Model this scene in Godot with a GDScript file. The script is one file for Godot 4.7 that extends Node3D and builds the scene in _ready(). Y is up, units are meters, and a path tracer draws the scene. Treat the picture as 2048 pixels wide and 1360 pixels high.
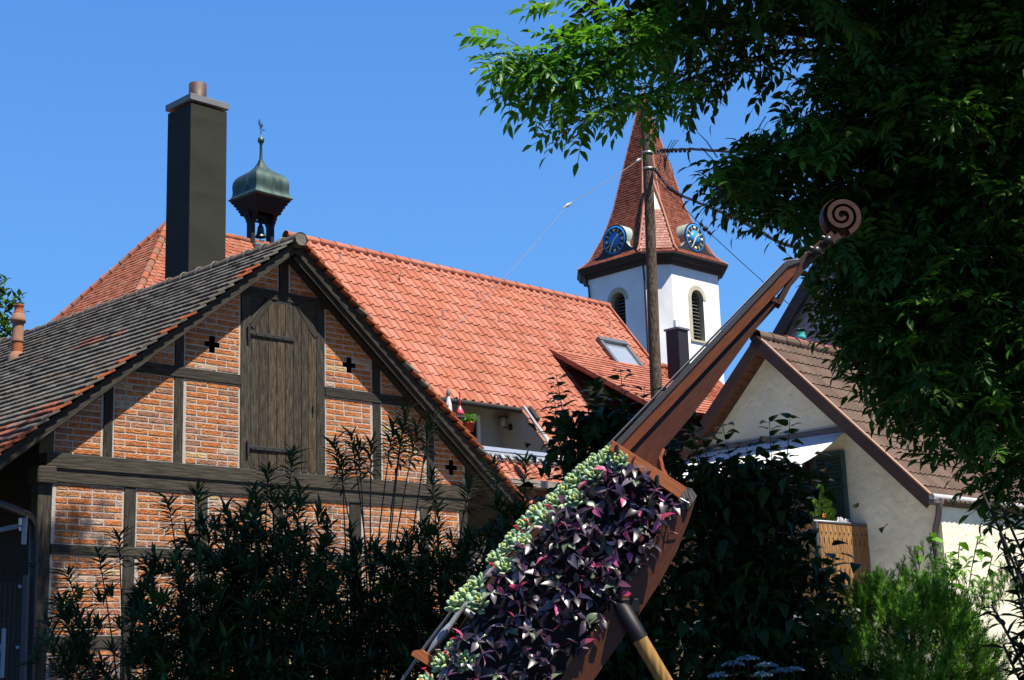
extends Node3D
# Village view: a half-timbered brick barn, red tiled houses, a church tower and a planted double bass under an ash tree.
# Buildings stand on one street grid: "town" axes u (along the gable fronts), y (up), v (towards the viewer's right).

const GRID := 0.79544   # radians, turn of the street grid
const FLAT := -1
const TONE := 0.79   # brings the colours below to the base colours they have at this exposure
var rng := RandomNumberGenerator.new()
var used := {}
var tex := {}
var mats := {}
var shared := {}


# ---------------------------------------------------------------- helpers: names, things, parts
func town(u: float, y: float, v: float) -> Vector3:
	return Vector3(u * 0.70005 + v * 0.71410, y, -u * 0.71410 + v * 0.70005)


func numbered(called: String) -> String:
	var n: int = used.get(called, 0)
	used[called] = n + 1
	return called if n == 0 else "%s_%03d" % [called, n]


func tag(o: Node3D, label: String, category: String, group := "") -> Node3D:
	o.set_meta("label", label)
	o.set_meta("category", category)
	if group:
		o.set_meta("group", group)
	return o


func thing(called: String, label: String, category: String, at := Vector3.ZERO, turn := 0.0, group := "") -> Node3D:
	var o := Node3D.new()
	o.name = numbered(called)
	add_child(o)
	o.position = at
	o.rotation.y = turn
	return tag(o, label, category, group)


func node(called: String, parent: Node3D, xf := Transform3D.IDENTITY) -> Node3D:
	var o := Node3D.new()
	o.name = called
	o.transform = xf
	parent.add_child(o, true)
	return o


func put(called: String, mesh: Mesh, m: Material, parent: Node3D, xf := Transform3D.IDENTITY) -> MeshInstance3D:
	var o := MeshInstance3D.new()
	o.name = called if parent != self else numbered(called)
	o.mesh = mesh
	if m:
		o.material_override = m
	o.transform = xf
	o.cast_shadow = GeometryInstance3D.SHADOW_CASTING_SETTING_ON
	parent.add_child(o, true)
	return o


func begin() -> SurfaceTool:
	var st := SurfaceTool.new()
	st.begin(Mesh.PRIMITIVE_TRIANGLES)
	st.set_smooth_group(FLAT)
	return st


func done(st: SurfaceTool) -> ArrayMesh:
	st.generate_normals()
	return st.commit()


func obj(called: String, st: SurfaceTool, m: Material, parent: Node3D, xf := Transform3D.IDENTITY) -> MeshInstance3D:
	return put(called, done(st), m, parent, xf)


func scatter(called: String, mesh: Mesh, m: Material, parent: Node3D, places: Array, tints: Array, pre := false) -> MultiMeshInstance3D:
	var mm := MultiMesh.new()
	mm.transform_format = MultiMesh.TRANSFORM_3D
	mm.use_colors = true
	mm.mesh = mesh
	if not pre:
		for i in tints.size(): tints[i] = Color(tints[i].r * TONE, tints[i].g * TONE, tints[i].b * TONE)
	mm.instance_count = places.size()
	for i in places.size():
		mm.set_instance_transform(i, places[i])
		mm.set_instance_color(i, tints[i])
	var o := MultiMeshInstance3D.new()
	o.name = called if parent != self else numbered(called)
	o.multimesh = mm
	o.material_override = m
	o.set_meta("kind", "stuff")
	parent.add_child(o, true)
	return o


# pieces: [transform, palette index]; the first `most` become parts, the rest one part of kind stuff
func pieces(called: String, mesh: Mesh, parent: Node3D, list: Array, palette: Array, tinted: Material, most := 300) -> void:
	var far := []
	var tints := []
	for i in list.size():
		var k: int = list[i][1] % palette.size()
		if i < most:
			put(called, mesh, palette[k], parent, list[i][0])
		else:
			far.append(list[i][0])
			tints.append((palette[k] as StandardMaterial3D).albedo_color.srgb_to_linear())
	if far.size():
		scatter(called, mesh, tinted, parent, far, tints, true)


# ---------------------------------------------------------------- helpers: shapes
func fan(st: SurfaceTool, pts: Array, inside: Vector3) -> void:
	var n: Vector3 = (pts[1] - pts[0]).cross(pts[2] - pts[0])
	var flip: bool = n.dot(pts[0] - inside) < 0.0
	for i in range(1, pts.size() - 1):
		st.add_vertex(pts[0])
		if flip:
			st.add_vertex(pts[i])
			st.add_vertex(pts[i + 1])
		else:
			st.add_vertex(pts[i + 1])
			st.add_vertex(pts[i])


func quad(st: SurfaceTool, a: Vector3, b: Vector3, c: Vector3, d: Vector3) -> void:   # counter-clockwise seen from outside
	for p in [a, c, b, a, d, c]:
		st.add_vertex(p)


func box(st: SurfaceTool, c: Vector3, s: Vector3, xf := Transform3D.IDENTITY, bev := 0.0) -> void:
	var h := s * 0.5
	var o: Vector3 = xf * c
	if bev <= 0.0:
		for a in 3:
			for sg in [-1.0, 1.0]:
				var pts := []
				for q in [[-1, -1], [1, -1], [1, 1], [-1, 1]]:
					var p := Vector3.ZERO
					p[a] = sg * h[a]
					p[(a + 1) % 3] = q[0] * h[(a + 1) % 3]
					p[(a + 2) % 3] = q[1] * h[(a + 2) % 3]
					pts.append(xf * (c + p))
				fan(st, pts, o)
		return
	var corner := func(sx: float, sy: float, sz: float, axis: int) -> Vector3:
		var p := Vector3(sx * (h.x - bev), sy * (h.y - bev), sz * (h.z - bev))
		p[axis] += [sx, sy, sz][axis] * bev
		return xf * (c + p)
	for a in 3:
		var b := (a + 1) % 3
		var d := (a + 2) % 3
		for sg in [-1.0, 1.0]:
			var pts := []
			for q in [[-1.0, -1.0], [1.0, -1.0], [1.0, 1.0], [-1.0, 1.0]]:
				var s3 := [0.0, 0.0, 0.0]
				s3[a] = sg
				s3[b] = q[0]
				s3[d] = q[1]
				pts.append(corner.call(s3[0], s3[1], s3[2], a))
			fan(st, pts, o)
			for sb in [-1.0, 1.0]:
				var e := []
				for w in [[-1.0, a], [1.0, a], [1.0, b], [-1.0, b]]:
					var s3 := [0.0, 0.0, 0.0]
					s3[a] = sg
					s3[b] = sb
					s3[d] = w[0]
					e.append(corner.call(s3[0], s3[1], s3[2], w[1]))
				fan(st, e, o)
	for sx in [-1.0, 1.0]:
		for sy in [-1.0, 1.0]:
			for sz in [-1.0, 1.0]:
				fan(st, [corner.call(sx, sy, sz, 0), corner.call(sx, sy, sz, 1), corner.call(sx, sy, sz, 2)], o)


func box_mesh(s: Vector3, bev := 0.0) -> ArrayMesh:
	var key := "box%s%s" % [s, bev]
	if not shared.has(key):
		var st := begin()
		box(st, Vector3.ZERO, s, Transform3D.IDENTITY, bev)
		shared[key] = done(st)
	return shared[key]


func flat2(a: Array) -> PackedVector2Array:
	var p := PackedVector2Array()
	for i in range(0, a.size(), 2):
		p.append(Vector2(a[i], a[i + 1]))
	return p


# a polygon in x and y, thick from z0 to z1
func prism(st: SurfaceTool, poly: PackedVector2Array, z0: float, z1: float, xf := Transform3D.IDENTITY) -> void:
	if Geometry2D.is_polygon_clockwise(poly):
		poly = poly.duplicate()
		poly.reverse()
	var t := Geometry2D.triangulate_polygon(poly)
	for i in range(0, t.size(), 3):
		var a := poly[t[i]]
		var b := poly[t[i + 1]]
		var c := poly[t[i + 2]]
		if (b - a).cross(c - a) < 0.0:
			var k := b
			b = c
			c = k
		for p in [a, c, b]:
			st.add_vertex(xf * Vector3(p.x, p.y, z1))
		for p in [a, b, c]:
			st.add_vertex(xf * Vector3(p.x, p.y, z0))
	for i in poly.size():
		var a := poly[i]
		var b := poly[(i + 1) % poly.size()]
		quad(st, xf * Vector3(a.x, a.y, z0), xf * Vector3(b.x, b.y, z0), xf * Vector3(b.x, b.y, z1), xf * Vector3(a.x, a.y, z1))


func tube(st: SurfaceTool, pts: Array, radii, n := 7, caps := true) -> void:
	var rings := []
	var dir: Vector3 = (pts[1] - pts[0]).normalized()
	var side: Vector3 = dir.cross(Vector3.UP if absf(dir.y) < 0.9 else Vector3.RIGHT).normalized()
	for i in pts.size():
		var d: Vector3 = (pts[mini(i + 1, pts.size() - 1)] - pts[maxi(i - 1, 0)]).normalized()
		side = (side - d * side.dot(d)).normalized()
		var up := side.cross(d)
		var r: float = radii[i] if radii is Array else radii
		var ring := []
		for k in n:
			var a := TAU * k / n
			ring.append(pts[i] + (side * cos(a) + up * sin(a)) * r)
		rings.append(ring)
	st.set_smooth_group(1)
	for i in pts.size() - 1:
		for k in n:
			var j := (k + 1) % n
			quad(st, rings[i][k], rings[i + 1][k], rings[i + 1][j], rings[i][j])
	st.set_smooth_group(FLAT)
	if caps:
		fan(st, rings[0], pts[1])
		fan(st, rings[-1], pts[-2])


func lathe(st: SurfaceTool, prof: Array, n := 20, xf := Transform3D.IDENTITY, smooth := true) -> void:   # prof: Vector2(radius, height), upwards
	st.set_smooth_group(2 if smooth else FLAT)
	for i in prof.size() - 1:
		for k in n:
			var a := TAU * k / n
			var b := TAU * (k + 1) / n
			var p: Vector2 = prof[i]
			var q: Vector2 = prof[i + 1]
			var p0 := xf * Vector3(p.x * cos(a), p.y, p.x * sin(a))
			var p1 := xf * Vector3(p.x * cos(b), p.y, p.x * sin(b))
			var q0 := xf * Vector3(q.x * cos(a), q.y, q.x * sin(a))
			var q1 := xf * Vector3(q.x * cos(b), q.y, q.x * sin(b))
			if q.x < 1e-5:
				for v in [p0, p1, q0]: st.add_vertex(v)
			elif p.x < 1e-5:
				for v in [p0, q1, q0]: st.add_vertex(v)
			else:
				quad(st, p1, p0, q0, q1)
	st.set_smooth_group(FLAT)


func turned(x: Vector3, y: Vector3, at: Vector3) -> Transform3D:   # local x along x, y close to y
	x = x.normalized()
	var z := x.cross(y).normalized()
	return Transform3D(Basis(x, z.cross(x), z), at)


# a squared timber from a to b: w across in the wall's plane (x, y), d deep in z, its face at z
func beam(called: String, a: Vector2, b: Vector2, w: float, d: float, face: float, m: Material, parent: Node3D, bev := 0.006) -> MeshInstance3D:
	var st := begin()
	box(st, Vector3.ZERO, Vector3(a.distance_to(b), w, d), Transform3D.IDENTITY, bev)
	var mid := (a + b) * 0.5
	return obj(called, st, m, parent, Transform3D(Basis(Vector3.BACK, (b - a).angle()), Vector3(mid.x, mid.y, face - d * 0.5)))


# ---------------------------------------------------------------- helpers: materials
func noise_image(freq: float, octaves: int, lo: float, hi: float, sd: int, size := 256) -> Image:
	var n := FastNoiseLite.new()
	n.seed = sd
	n.noise_type = FastNoiseLite.TYPE_SIMPLEX_SMOOTH
	n.frequency = freq
	n.fractal_octaves = octaves
	var im := n.get_seamless_image(size, size)
	im.convert(Image.FORMAT_RGB8)
	for y in size:
		for x in size:
			var v := lo + (hi - lo) * clampf((im.get_pixel(x, y).r - 0.15) / 0.7, 0.0, 1.0)
			im.set_pixel(x, y, Color(v, v, v).linear_to_srgb())
	return im


func make_textures() -> void:
	tex.fine = ImageTexture.create_from_image(noise_image(0.06, 4, 0.55, 1.0, 3))
	tex.blotch = ImageTexture.create_from_image(noise_image(0.012, 5, 0.45, 1.0, 8))
	tex.grain = ImageTexture.create_from_image(noise_image(0.03, 5, 0.3, 1.0, 21))
	tex.satin = ImageTexture.create_from_image(noise_image(0.03, 5, 0.62, 1.0, 31))
	tex.stain = ImageTexture.create_from_image(noise_image(0.014, 6, 0.74, 1.0, 41))
	tex.worn = ImageTexture.create_from_image(noise_image(0.028, 6, 0.50, 1.0, 52))
	tex.speck = ImageTexture.create_from_image(noise_image(0.14, 2, 0.3, 1.0, 5))
	tex.soft = ImageTexture.create_from_image(noise_image(0.008, 3, 0.8, 1.0, 12))
	var h := noise_image(0.08, 4, 0.0, 1.0, 14)
	h.bump_map_to_normal_map(6.0)
	tex.rough_n = ImageTexture.create_from_image(h)
	var g := noise_image(0.03, 4, 0.0, 1.0, 22)
	g.bump_map_to_normal_map(5.0)
	tex.grain_n = ImageTexture.create_from_image(g)


# colour is the linear base colour of the thing itself
func mat(key: String, c: Color, rough := 0.85, t := "", sc := Vector3.ONE, n := "", ns := 0.5, world := true) -> StandardMaterial3D:
	if mats.has(key):
		return mats[key]
	var m := StandardMaterial3D.new()
	m.resource_name = key
	var base := c if c == Color.WHITE else Color(c.r * TONE, c.g * TONE, c.b * TONE)
	m.albedo_color = base.linear_to_srgb()
	m.roughness = rough
	m.metallic_specular = 0.35
	if t or n:
		m.uv1_triplanar = true
		m.uv1_world_triplanar = world
		m.uv1_scale = sc
	if t:
		m.albedo_texture = tex[t]
	if n:
		m.normal_enabled = true
		m.normal_texture = tex[n]
		m.normal_scale = ns
	mats[key] = m
	return m


func tinted(key: String, rough := 0.85, t := "", sc := Vector3.ONE, n := "", ns := 0.5) -> StandardMaterial3D:
	var m := mat(key, Color.WHITE, rough, t, sc, n, ns)
	m.metallic_specular = 0.2
	m.vertex_color_use_as_albedo = true
	return m


func metal(key: String, c: Color, rough := 0.4, metallic := 0.9, t := "", sc := Vector3.ONE) -> StandardMaterial3D:
	var m := mat(key, c, rough, t, sc)
	m.metallic = metallic
	m.metallic_specular = 0.5
	return m


func wood(key: String, c: Color, rough := 0.8, sc := Vector3(0.35, 5.0, 5.0), ns := 0.6) -> StandardMaterial3D:   # grain along the piece's own x
	return mat(key, c, rough, "grain", sc, "grain_n", ns, false)


func palette(key: String, colors: Array, rough: float, t: String, sc: Vector3, n := "rough_n", ns := 0.5) -> Array:
	var a := []
	for i in colors.size():
		a.append(mat("%s_%d" % [key, i], colors[i], rough, t, sc, n, ns))
		a[i].metallic_specular = 0.2
	return a


func foliage(key: String, rough := 0.45, through := 0.5) -> StandardMaterial3D:
	var m := StandardMaterial3D.new()
	m.resource_name = key
	m.vertex_color_use_as_albedo = true
	m.roughness = rough
	m.metallic_specular = 0.25
	m.cull_mode = BaseMaterial3D.CULL_DISABLED
	m.backlight_enabled = true
	m.backlight = Color(through * 0.8, through, through * 0.25).linear_to_srgb()
	mats[key] = m
	return m


# ---------------------------------------------------------------- the scene
func _ready() -> void:
	rng.seed = 4711
	var cam := Camera3D.new()
	cam.name = "camera"
	add_child(cam)
	cam.position = Vector3(0, 1.6, 0)
	cam.rotation_degrees = Vector3(12.30, 0.0, -1.835)
	cam.fov = 25.63
	cam.near = 0.1
	cam.far = 800.0
	cam.current = true
	var env := Environment.new()
	env.background_mode = Environment.BG_SKY
	env.tonemap_mode = Environment.TONE_MAPPER_LINEAR
	env.tonemap_exposure = 2.4
	env.sdfgi_enabled = true
	env.ssao_enabled = true
	env.ssil_enabled = true
	var sky := ProceduralSkyMaterial.new()
	sky.sky_top_color = Color(0.0165, 0.077, 0.276).linear_to_srgb()
	sky.sky_horizon_color = Color(0.095, 0.242, 0.475).linear_to_srgb()
	sky.sky_curve = 0.30
	sky.ground_bottom_color = Color(0.05, 0.05, 0.045).linear_to_srgb()
	sky.ground_horizon_color = Color(0.12, 0.15, 0.19).linear_to_srgb()
	sky.sun_angle_max = 1.0
	env.sky = Sky.new()
	env.sky.sky_material = sky
	var we := WorldEnvironment.new()
	we.name = "environment"
	we.environment = env
	add_child(we)
	var sun := DirectionalLight3D.new()
	sun.name = "sun"
	add_child(sun)
	var to_sun := (town(0.045, 0.0, 0.457) + Vector3(0, 0.888, 0)).normalized()
	sun.look_at_from_position(to_sun * 50.0, Vector3.ZERO, Vector3.UP)
	sun.light_energy = 1.6
	sun.light_angular_distance = 0.53
	sun.light_color = Color(1.0, 0.965, 0.91)
	sun.shadow_enabled = true

	make_textures()
	make_ground()
	make_brick_house()
	make_red_house()
	make_town_hall()
	make_church()
	make_annex()
	make_cream_house()
	make_back_houses()
	make_pole_and_wires()
	make_bass()
	make_gate()
	make_shrubs()
	make_ash()


func make_ground() -> void:
	var st := begin()
	quad(st, Vector3(-300, 0, 60), Vector3(300, 0, 60), Vector3(300, 0, -400), Vector3(-300, 0, -400))
	var g := obj("ground", st, mat("earth", Color(0.10, 0.095, 0.075), 0.95, "blotch", Vector3(0.3, 0.3, 0.3), "rough_n", 0.6), self)
	g.set_meta("kind", "structure")
	st = begin()
	quad(st, town(9.0, 0.004, -4.0), town(20.7, 0.004, -4.0), town(20.7, 0.004, -17.6), town(9.0, 0.004, -17.6))  # hidden pale sheet, added to bounce sunlight onto the cream gable
	var y := obj("bounce_sheet", st, mat("bounce_pale", Color(0.50, 0.47, 0.42), 0.9, "stain", Vector3(0.5, 0.5, 0.5), "rough_n", 0.4), self)
	y.set_meta("kind", "structure")


# ---------------------------------------------------------------- the brick barn
func brick_palette() -> Array:
	return palette("brick", [Color(0.53, 0.200, 0.072), Color(0.48, 0.172, 0.064), Color(0.53, 0.225, 0.098), Color(0.42, 0.195, 0.110), Color(0.38, 0.195, 0.125), Color(0.46, 0.215, 0.105), Color(0.33, 0.170, 0.105), Color(0.52, 0.36, 0.18), Color(0.50, 0.36, 0.27)], 0.9, "worn", Vector3(1.7, 1.7, 1.7), "rough_n", 0.9)


func make_brick_house() -> void:
	var h := thing("brick_house", "half-timbered red brick barn with a dark tiled gable roof", "house", town(7.438, 0, -13.84), GRID)
	var mortar := mat("mortar", Color(0.52, 0.48, 0.42), 0.95, "fine", Vector3(4, 4, 4), "rough_n", 1.0)
	var oak := [wood("oak_a", Color(0.045, 0.038, 0.028)), wood("oak_b", Color(0.062, 0.052, 0.038)), wood("oak_c", Color(0.034, 0.028, 0.021))]
	var cx := 2.87
	var apex := 6.60
	var slope := 0.795
	var roof_y := func(x: float) -> float: return apex - slope * absf(x - cx)
	# gable wall with three cross-shaped vents cut through it
	var csg := CSGCombiner3D.new()
	csg.name = "wall"
	h.add_child(csg)
	var slab := CSGPolygon3D.new()
	slab.name = "gable"
	slab.polygon = flat2([0, 0, 5.74, 0, 5.74, 4.32, cx, 6.58, 0, 4.32])
	slab.depth = 0.3
	slab.material = mortar
	slab.position.z = -0.001
	csg.add_child(slab)
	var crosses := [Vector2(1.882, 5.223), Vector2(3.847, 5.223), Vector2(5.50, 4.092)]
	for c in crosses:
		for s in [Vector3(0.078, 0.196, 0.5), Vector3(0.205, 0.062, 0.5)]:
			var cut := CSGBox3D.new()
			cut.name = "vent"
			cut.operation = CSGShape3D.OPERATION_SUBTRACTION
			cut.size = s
			cut.material = mat("vent_shade", Color(0.02, 0.012, 0.009), 0.95)  # cut faces coloured dark to stand for the shade inside
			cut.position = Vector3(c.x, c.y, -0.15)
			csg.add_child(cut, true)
	# the other walls
	var st := begin()
	box(st, Vector3(0.12, 2.15, -4.9), Vector3(0.24, 4.3, 9.16))
	obj("wall", st, mat("barn_boards", Color(0.035, 0.028, 0.022), 0.9, "grain", Vector3(6, 0.4, 6), "grain_n", 0.7), h)
	st = begin()
	box(st, Vector3(5.62, 2.15, -4.9), Vector3(0.24, 4.3, 9.16))
	obj("wall", st, mortar, h)
	st = begin()
	prism(st, flat2([0.245, 0, 5.495, 0, 5.495, 4.5, cx, 6.56, 0.245, 4.5]), -9.45, -9.2)
	obj("wall", st, mortar, h)
	# timbers
	for a in [[-0.16, -0.01, 0.0, 3.55], [0.553, 0.659, 3.85, 0.0], [1.401, 1.515, 3.85, 0.0], [2.264, 2.395, 3.85, 5.86], [3.345, 3.47, 3.85, 5.86], [4.209, 4.336, 3.85, 0.0], [5.080, 5.205, 3.85, 0.0], [2.80, 2.932, 5.975, 6.42],
			[0.818, 0.954, 0.15, 3.555], [1.687, 1.847, 0.15, 3.555], [2.72, 2.86, 0.15, 3.555], [3.829, 4.01, 0.15, 3.555], [4.95, 5.09, 0.15, 3.555], [5.62, 5.76, 0.15, 3.555]]:
		var x: float = (a[0] + a[1]) * 0.5
		var top: float = a[3] if a[3] > 0.0 else roof_y.call(a[0] if x < cx else a[1]) - 0.02
		beam("post", Vector2(x, a[2]), Vector2(x, top), a[1] - a[0], 0.14, 0.010 + rng.randf() * 0.008, oak[rng.randi() % 3], h)
	for a in [[-0.10, 5.84, 3.695, 3.852, 0.045], [-0.005, 5.76, 3.555, 3.683, 0.026], [0.80, 2.264, 4.797, 4.918, 0.020], [3.47, 5.02, 4.797, 4.918, 0.020], [2.02, 3.72, 5.862, 5.975, 0.022],
			[0.0, 5.74, 2.836, 2.935, 0.016], [0.0, 5.74, 1.90, 2.03, 0.016], [0.0, 5.74, 0.95, 1.07, 0.016]]:
		var y: float = (a[2] + a[3]) * 0.5
		beam("beam", Vector2(a[0], y), Vector2(a[1], y), a[3] - a[2], 0.17, a[4], oak[1 if a[2] > 3.5 and a[2] < 3.8 else rng.randi() % 3], h)
	beam("beam", Vector2(-0.20, 3.62), Vector2(0.005, 3.62), 0.175, 0.22, 0.075, oak[1], h, 0.01)
	for s in [-1.0, 1.0]:
		beam("brace", Vector2(cx + s * 0.475, 5.50), Vector2(cx + s * 0.20, 5.86), 0.09, 0.10, 0.020, oak[0], h)
		st = begin()
		prism(st, flat2([cx + s * 0.475, 5.40, cx + s * 0.475, 5.862, cx + s * 0.10, 5.862]), -0.02, 0.004)
		obj("infill_board", st, oak[0], h)
		st = begin()   # rafter that carries the verge
		prism(st, flat2([cx, apex - 0.07, cx + s * 3.9, roof_y.call(cx + 3.9) - 0.07, cx + s * 3.9, roof_y.call(cx + 3.9) - 0.21, cx, apex - 0.21]), 0.0, 0.10)
		obj("rafter", st, oak[2], h)
	door(h, oak)
	# bricks in stretcher bond, panel by panel
	var panels := []   # x0, x1, y0, y1
	for y in [[3.858, 4.793], [4.922, 5.858]]:
		for x in [[0.0, 0.548], [0.664, 1.396], [1.520, 2.259], [3.475, 4.204], [4.341, 5.075], [5.210, 5.72]]:
			panels.append([x[0], x[1], y[0], y[1]])
	panels.append([2.0, 2.795, 5.98, 6.6])
	panels.append([2.937, 3.75, 5.98, 6.6])
	for y in [[2.940, 3.550], [2.035, 2.830], [1.075, 1.895]]:
		for x in [[0.0, 0.813], [0.959, 1.682], [1.852, 2.715], [2.865, 3.824], [4.015, 4.945], [5.095, 5.615]]:
			panels.append([x[0], x[1], y[0], y[1]])
	var list := []
	var course := 0.0632
	for p in panels:
		var rows := int((p[3] - p[2]) / course)
		var step: float = (p[3] - p[2]) / rows
		var rim := [rng.randf_range(0.006, 0.034), rng.randf_range(0.006, 0.034)]   # mortar against the posts
		for r in rows:
			var y: float = p[2] + (r + 0.5) * step
			var lo: float = maxf(p[0] + rim[0] + rng.randf_range(-0.004, 0.006), cx - (apex - 0.06 - y - 0.035) / slope)
			var hi: float = minf(p[1] - rim[1] + rng.randf_range(-0.006, 0.004), cx + (apex - 0.06 - y - 0.035) / slope)
			var spans := [[lo, hi]]
			for c in crosses:
				var half := 0.038 if absf(y - c.y) < 0.10 else 0.0
				if absf(y - c.y) < 0.03: half = 0.1015
				if half > 0.0 and c.x > lo and c.x < hi:
					spans = [[lo, c.x - half], [c.x + half, hi]]
			for s in spans:
				var x: float = s[0] + 0.006
				var next := 0.262 if r % 2 else 0.125
				if rng.randf() < 0.15: next = 0.19
				while x < s[1] - 0.03:
					var w := minf(next, s[1] - x)
					if s[1] - x - w < 0.05: w = s[1] - x
					var tone := rng.randi() % 3
					if rng.randf() < 0.42: tone = 3 + rng.randi() % 4
					if y > 4.95 and tone > 2 and rng.randf() < 0.7: tone = rng.randi() % 3
					if rng.randf() < 0.02: tone = 7
					if rng.randf() < 0.05: tone = 8
					var b := Basis.from_euler(Vector3(rng.randf_range(-0.012, 0.012), rng.randf_range(-0.006, 0.006), rng.randf_range(-0.008, 0.008))).scaled_local(Vector3(w / 0.262, (step - 0.0140) / 0.051, 1.0))
					var at := Vector3(x + w * 0.5, y + rng.randf_range(-0.0015, 0.0015), -0.0360 + rng.randf_range(-0.0018, 0.0018))
					list.append([Transform3D(b, at), tone, y])
					x += w + 0.0140
					next = 0.262 if rng.randf() < 0.86 else 0.125
	list.sort_custom(func(p, q): return brick_rank(p) < brick_rank(q))
	pieces("brick", box_mesh(Vector3(0.262, 0.051, 0.08), 0.005), h, list, brick_palette(), tinted("brick_tint", 0.9, "worn", Vector3(1.7, 1.7, 1.7), "rough_n", 0.9))
	brick_house_roof(h, oak)
	chimney_and_vent(h)


func brick_rank(b: Array) -> float:
	var o: Vector3 = b[0].origin
	return o.x + (6.0 if b[2] < 2.9 else 0.0) + (2.0 if b[2] < 3.6 and o.x > 1.0 else 0.0)


func door(h: Node3D, oak: Array) -> void:
	var d := node("door", h)
	var planks := [wood("plank_a", Color(0.066, 0.050, 0.032)), wood("plank_b", Color(0.085, 0.061, 0.036)), wood("plank_c", Color(0.054, 0.043, 0.030))]
	var edges := [2.40, 2.515, 2.645, 2.765, 2.885, 3.0, 3.115, 3.225, 3.34]
	var top := func(x: float) -> float: return minf(5.835, 5.60 + 1.33 * minf(x - 2.40, 3.34 - x))
	for i in 8:
		var a: float = edges[i] + 0.004
		var b: float = edges[i + 1] - 0.004
		var st := begin()
		var poly := flat2([3.87, a, top.call(a), a, top.call(b), b, 3.87 + rng.randf() * 0.012, b])
		prism(st, poly, 0.0, 0.03)
		# the plank's own x runs up the door
		obj("plank", st, planks[(i * 2 + i / 3) % 3], d, Transform3D(Basis(Vector3(0, 1, 0), Vector3(1, 0, 0), Vector3(0, 0, -1)), Vector3(0, 0, 0.010 + rng.randf() * 0.006)))
	var iron := metal("door_iron", Color(0.035, 0.033, 0.032), 0.6, 0.5)
	for y in [5.42, 4.10]:
		var st := begin()
		box(st, Vector3(2.70, y, 0.026), Vector3(0.62, 0.045, 0.012), Transform3D.IDENTITY, 0.003)
		box(st, Vector3(2.35, y - 0.01, 0.036), Vector3(0.03, 0.17, 0.03), Transform3D.IDENTITY, 0.006)
		box(st, Vector3(2.38, y, 0.034), Vector3(0.06, 0.03, 0.02), Transform3D.IDENTITY, 0.004)
		for k in 5:
			box(st, Vector3(2.46 + k * 0.125, y, 0.034), Vector3(0.016, 0.016, 0.012), Transform3D.IDENTITY, 0.004)
		obj("strap_hinge", st, iron, d)
	var st := begin()
	box(st, Vector3(3.28, 4.62, 0.03), Vector3(0.02, 0.10, 0.02), Transform3D.IDENTITY, 0.004)
	obj("latch", st, iron, d)


func flat_tile(w: float, l: float, t: float, lift: float) -> ArrayMesh:   # plain clay tile: x across, lies in x and z, lower edge at +z, slightly lifted
	var key := "tile%s%s%s" % [w, l, t]
	if not shared.has(key):
		var st := begin()
		box(st, Vector3(0, t * 0.5, l * 0.5), Vector3(w, t, l), Transform3D(Basis(Vector3.RIGHT, -lift), Vector3.ZERO), minf(0.004, t * 0.3))
		shared[key] = done(st)
	return shared[key]


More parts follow.
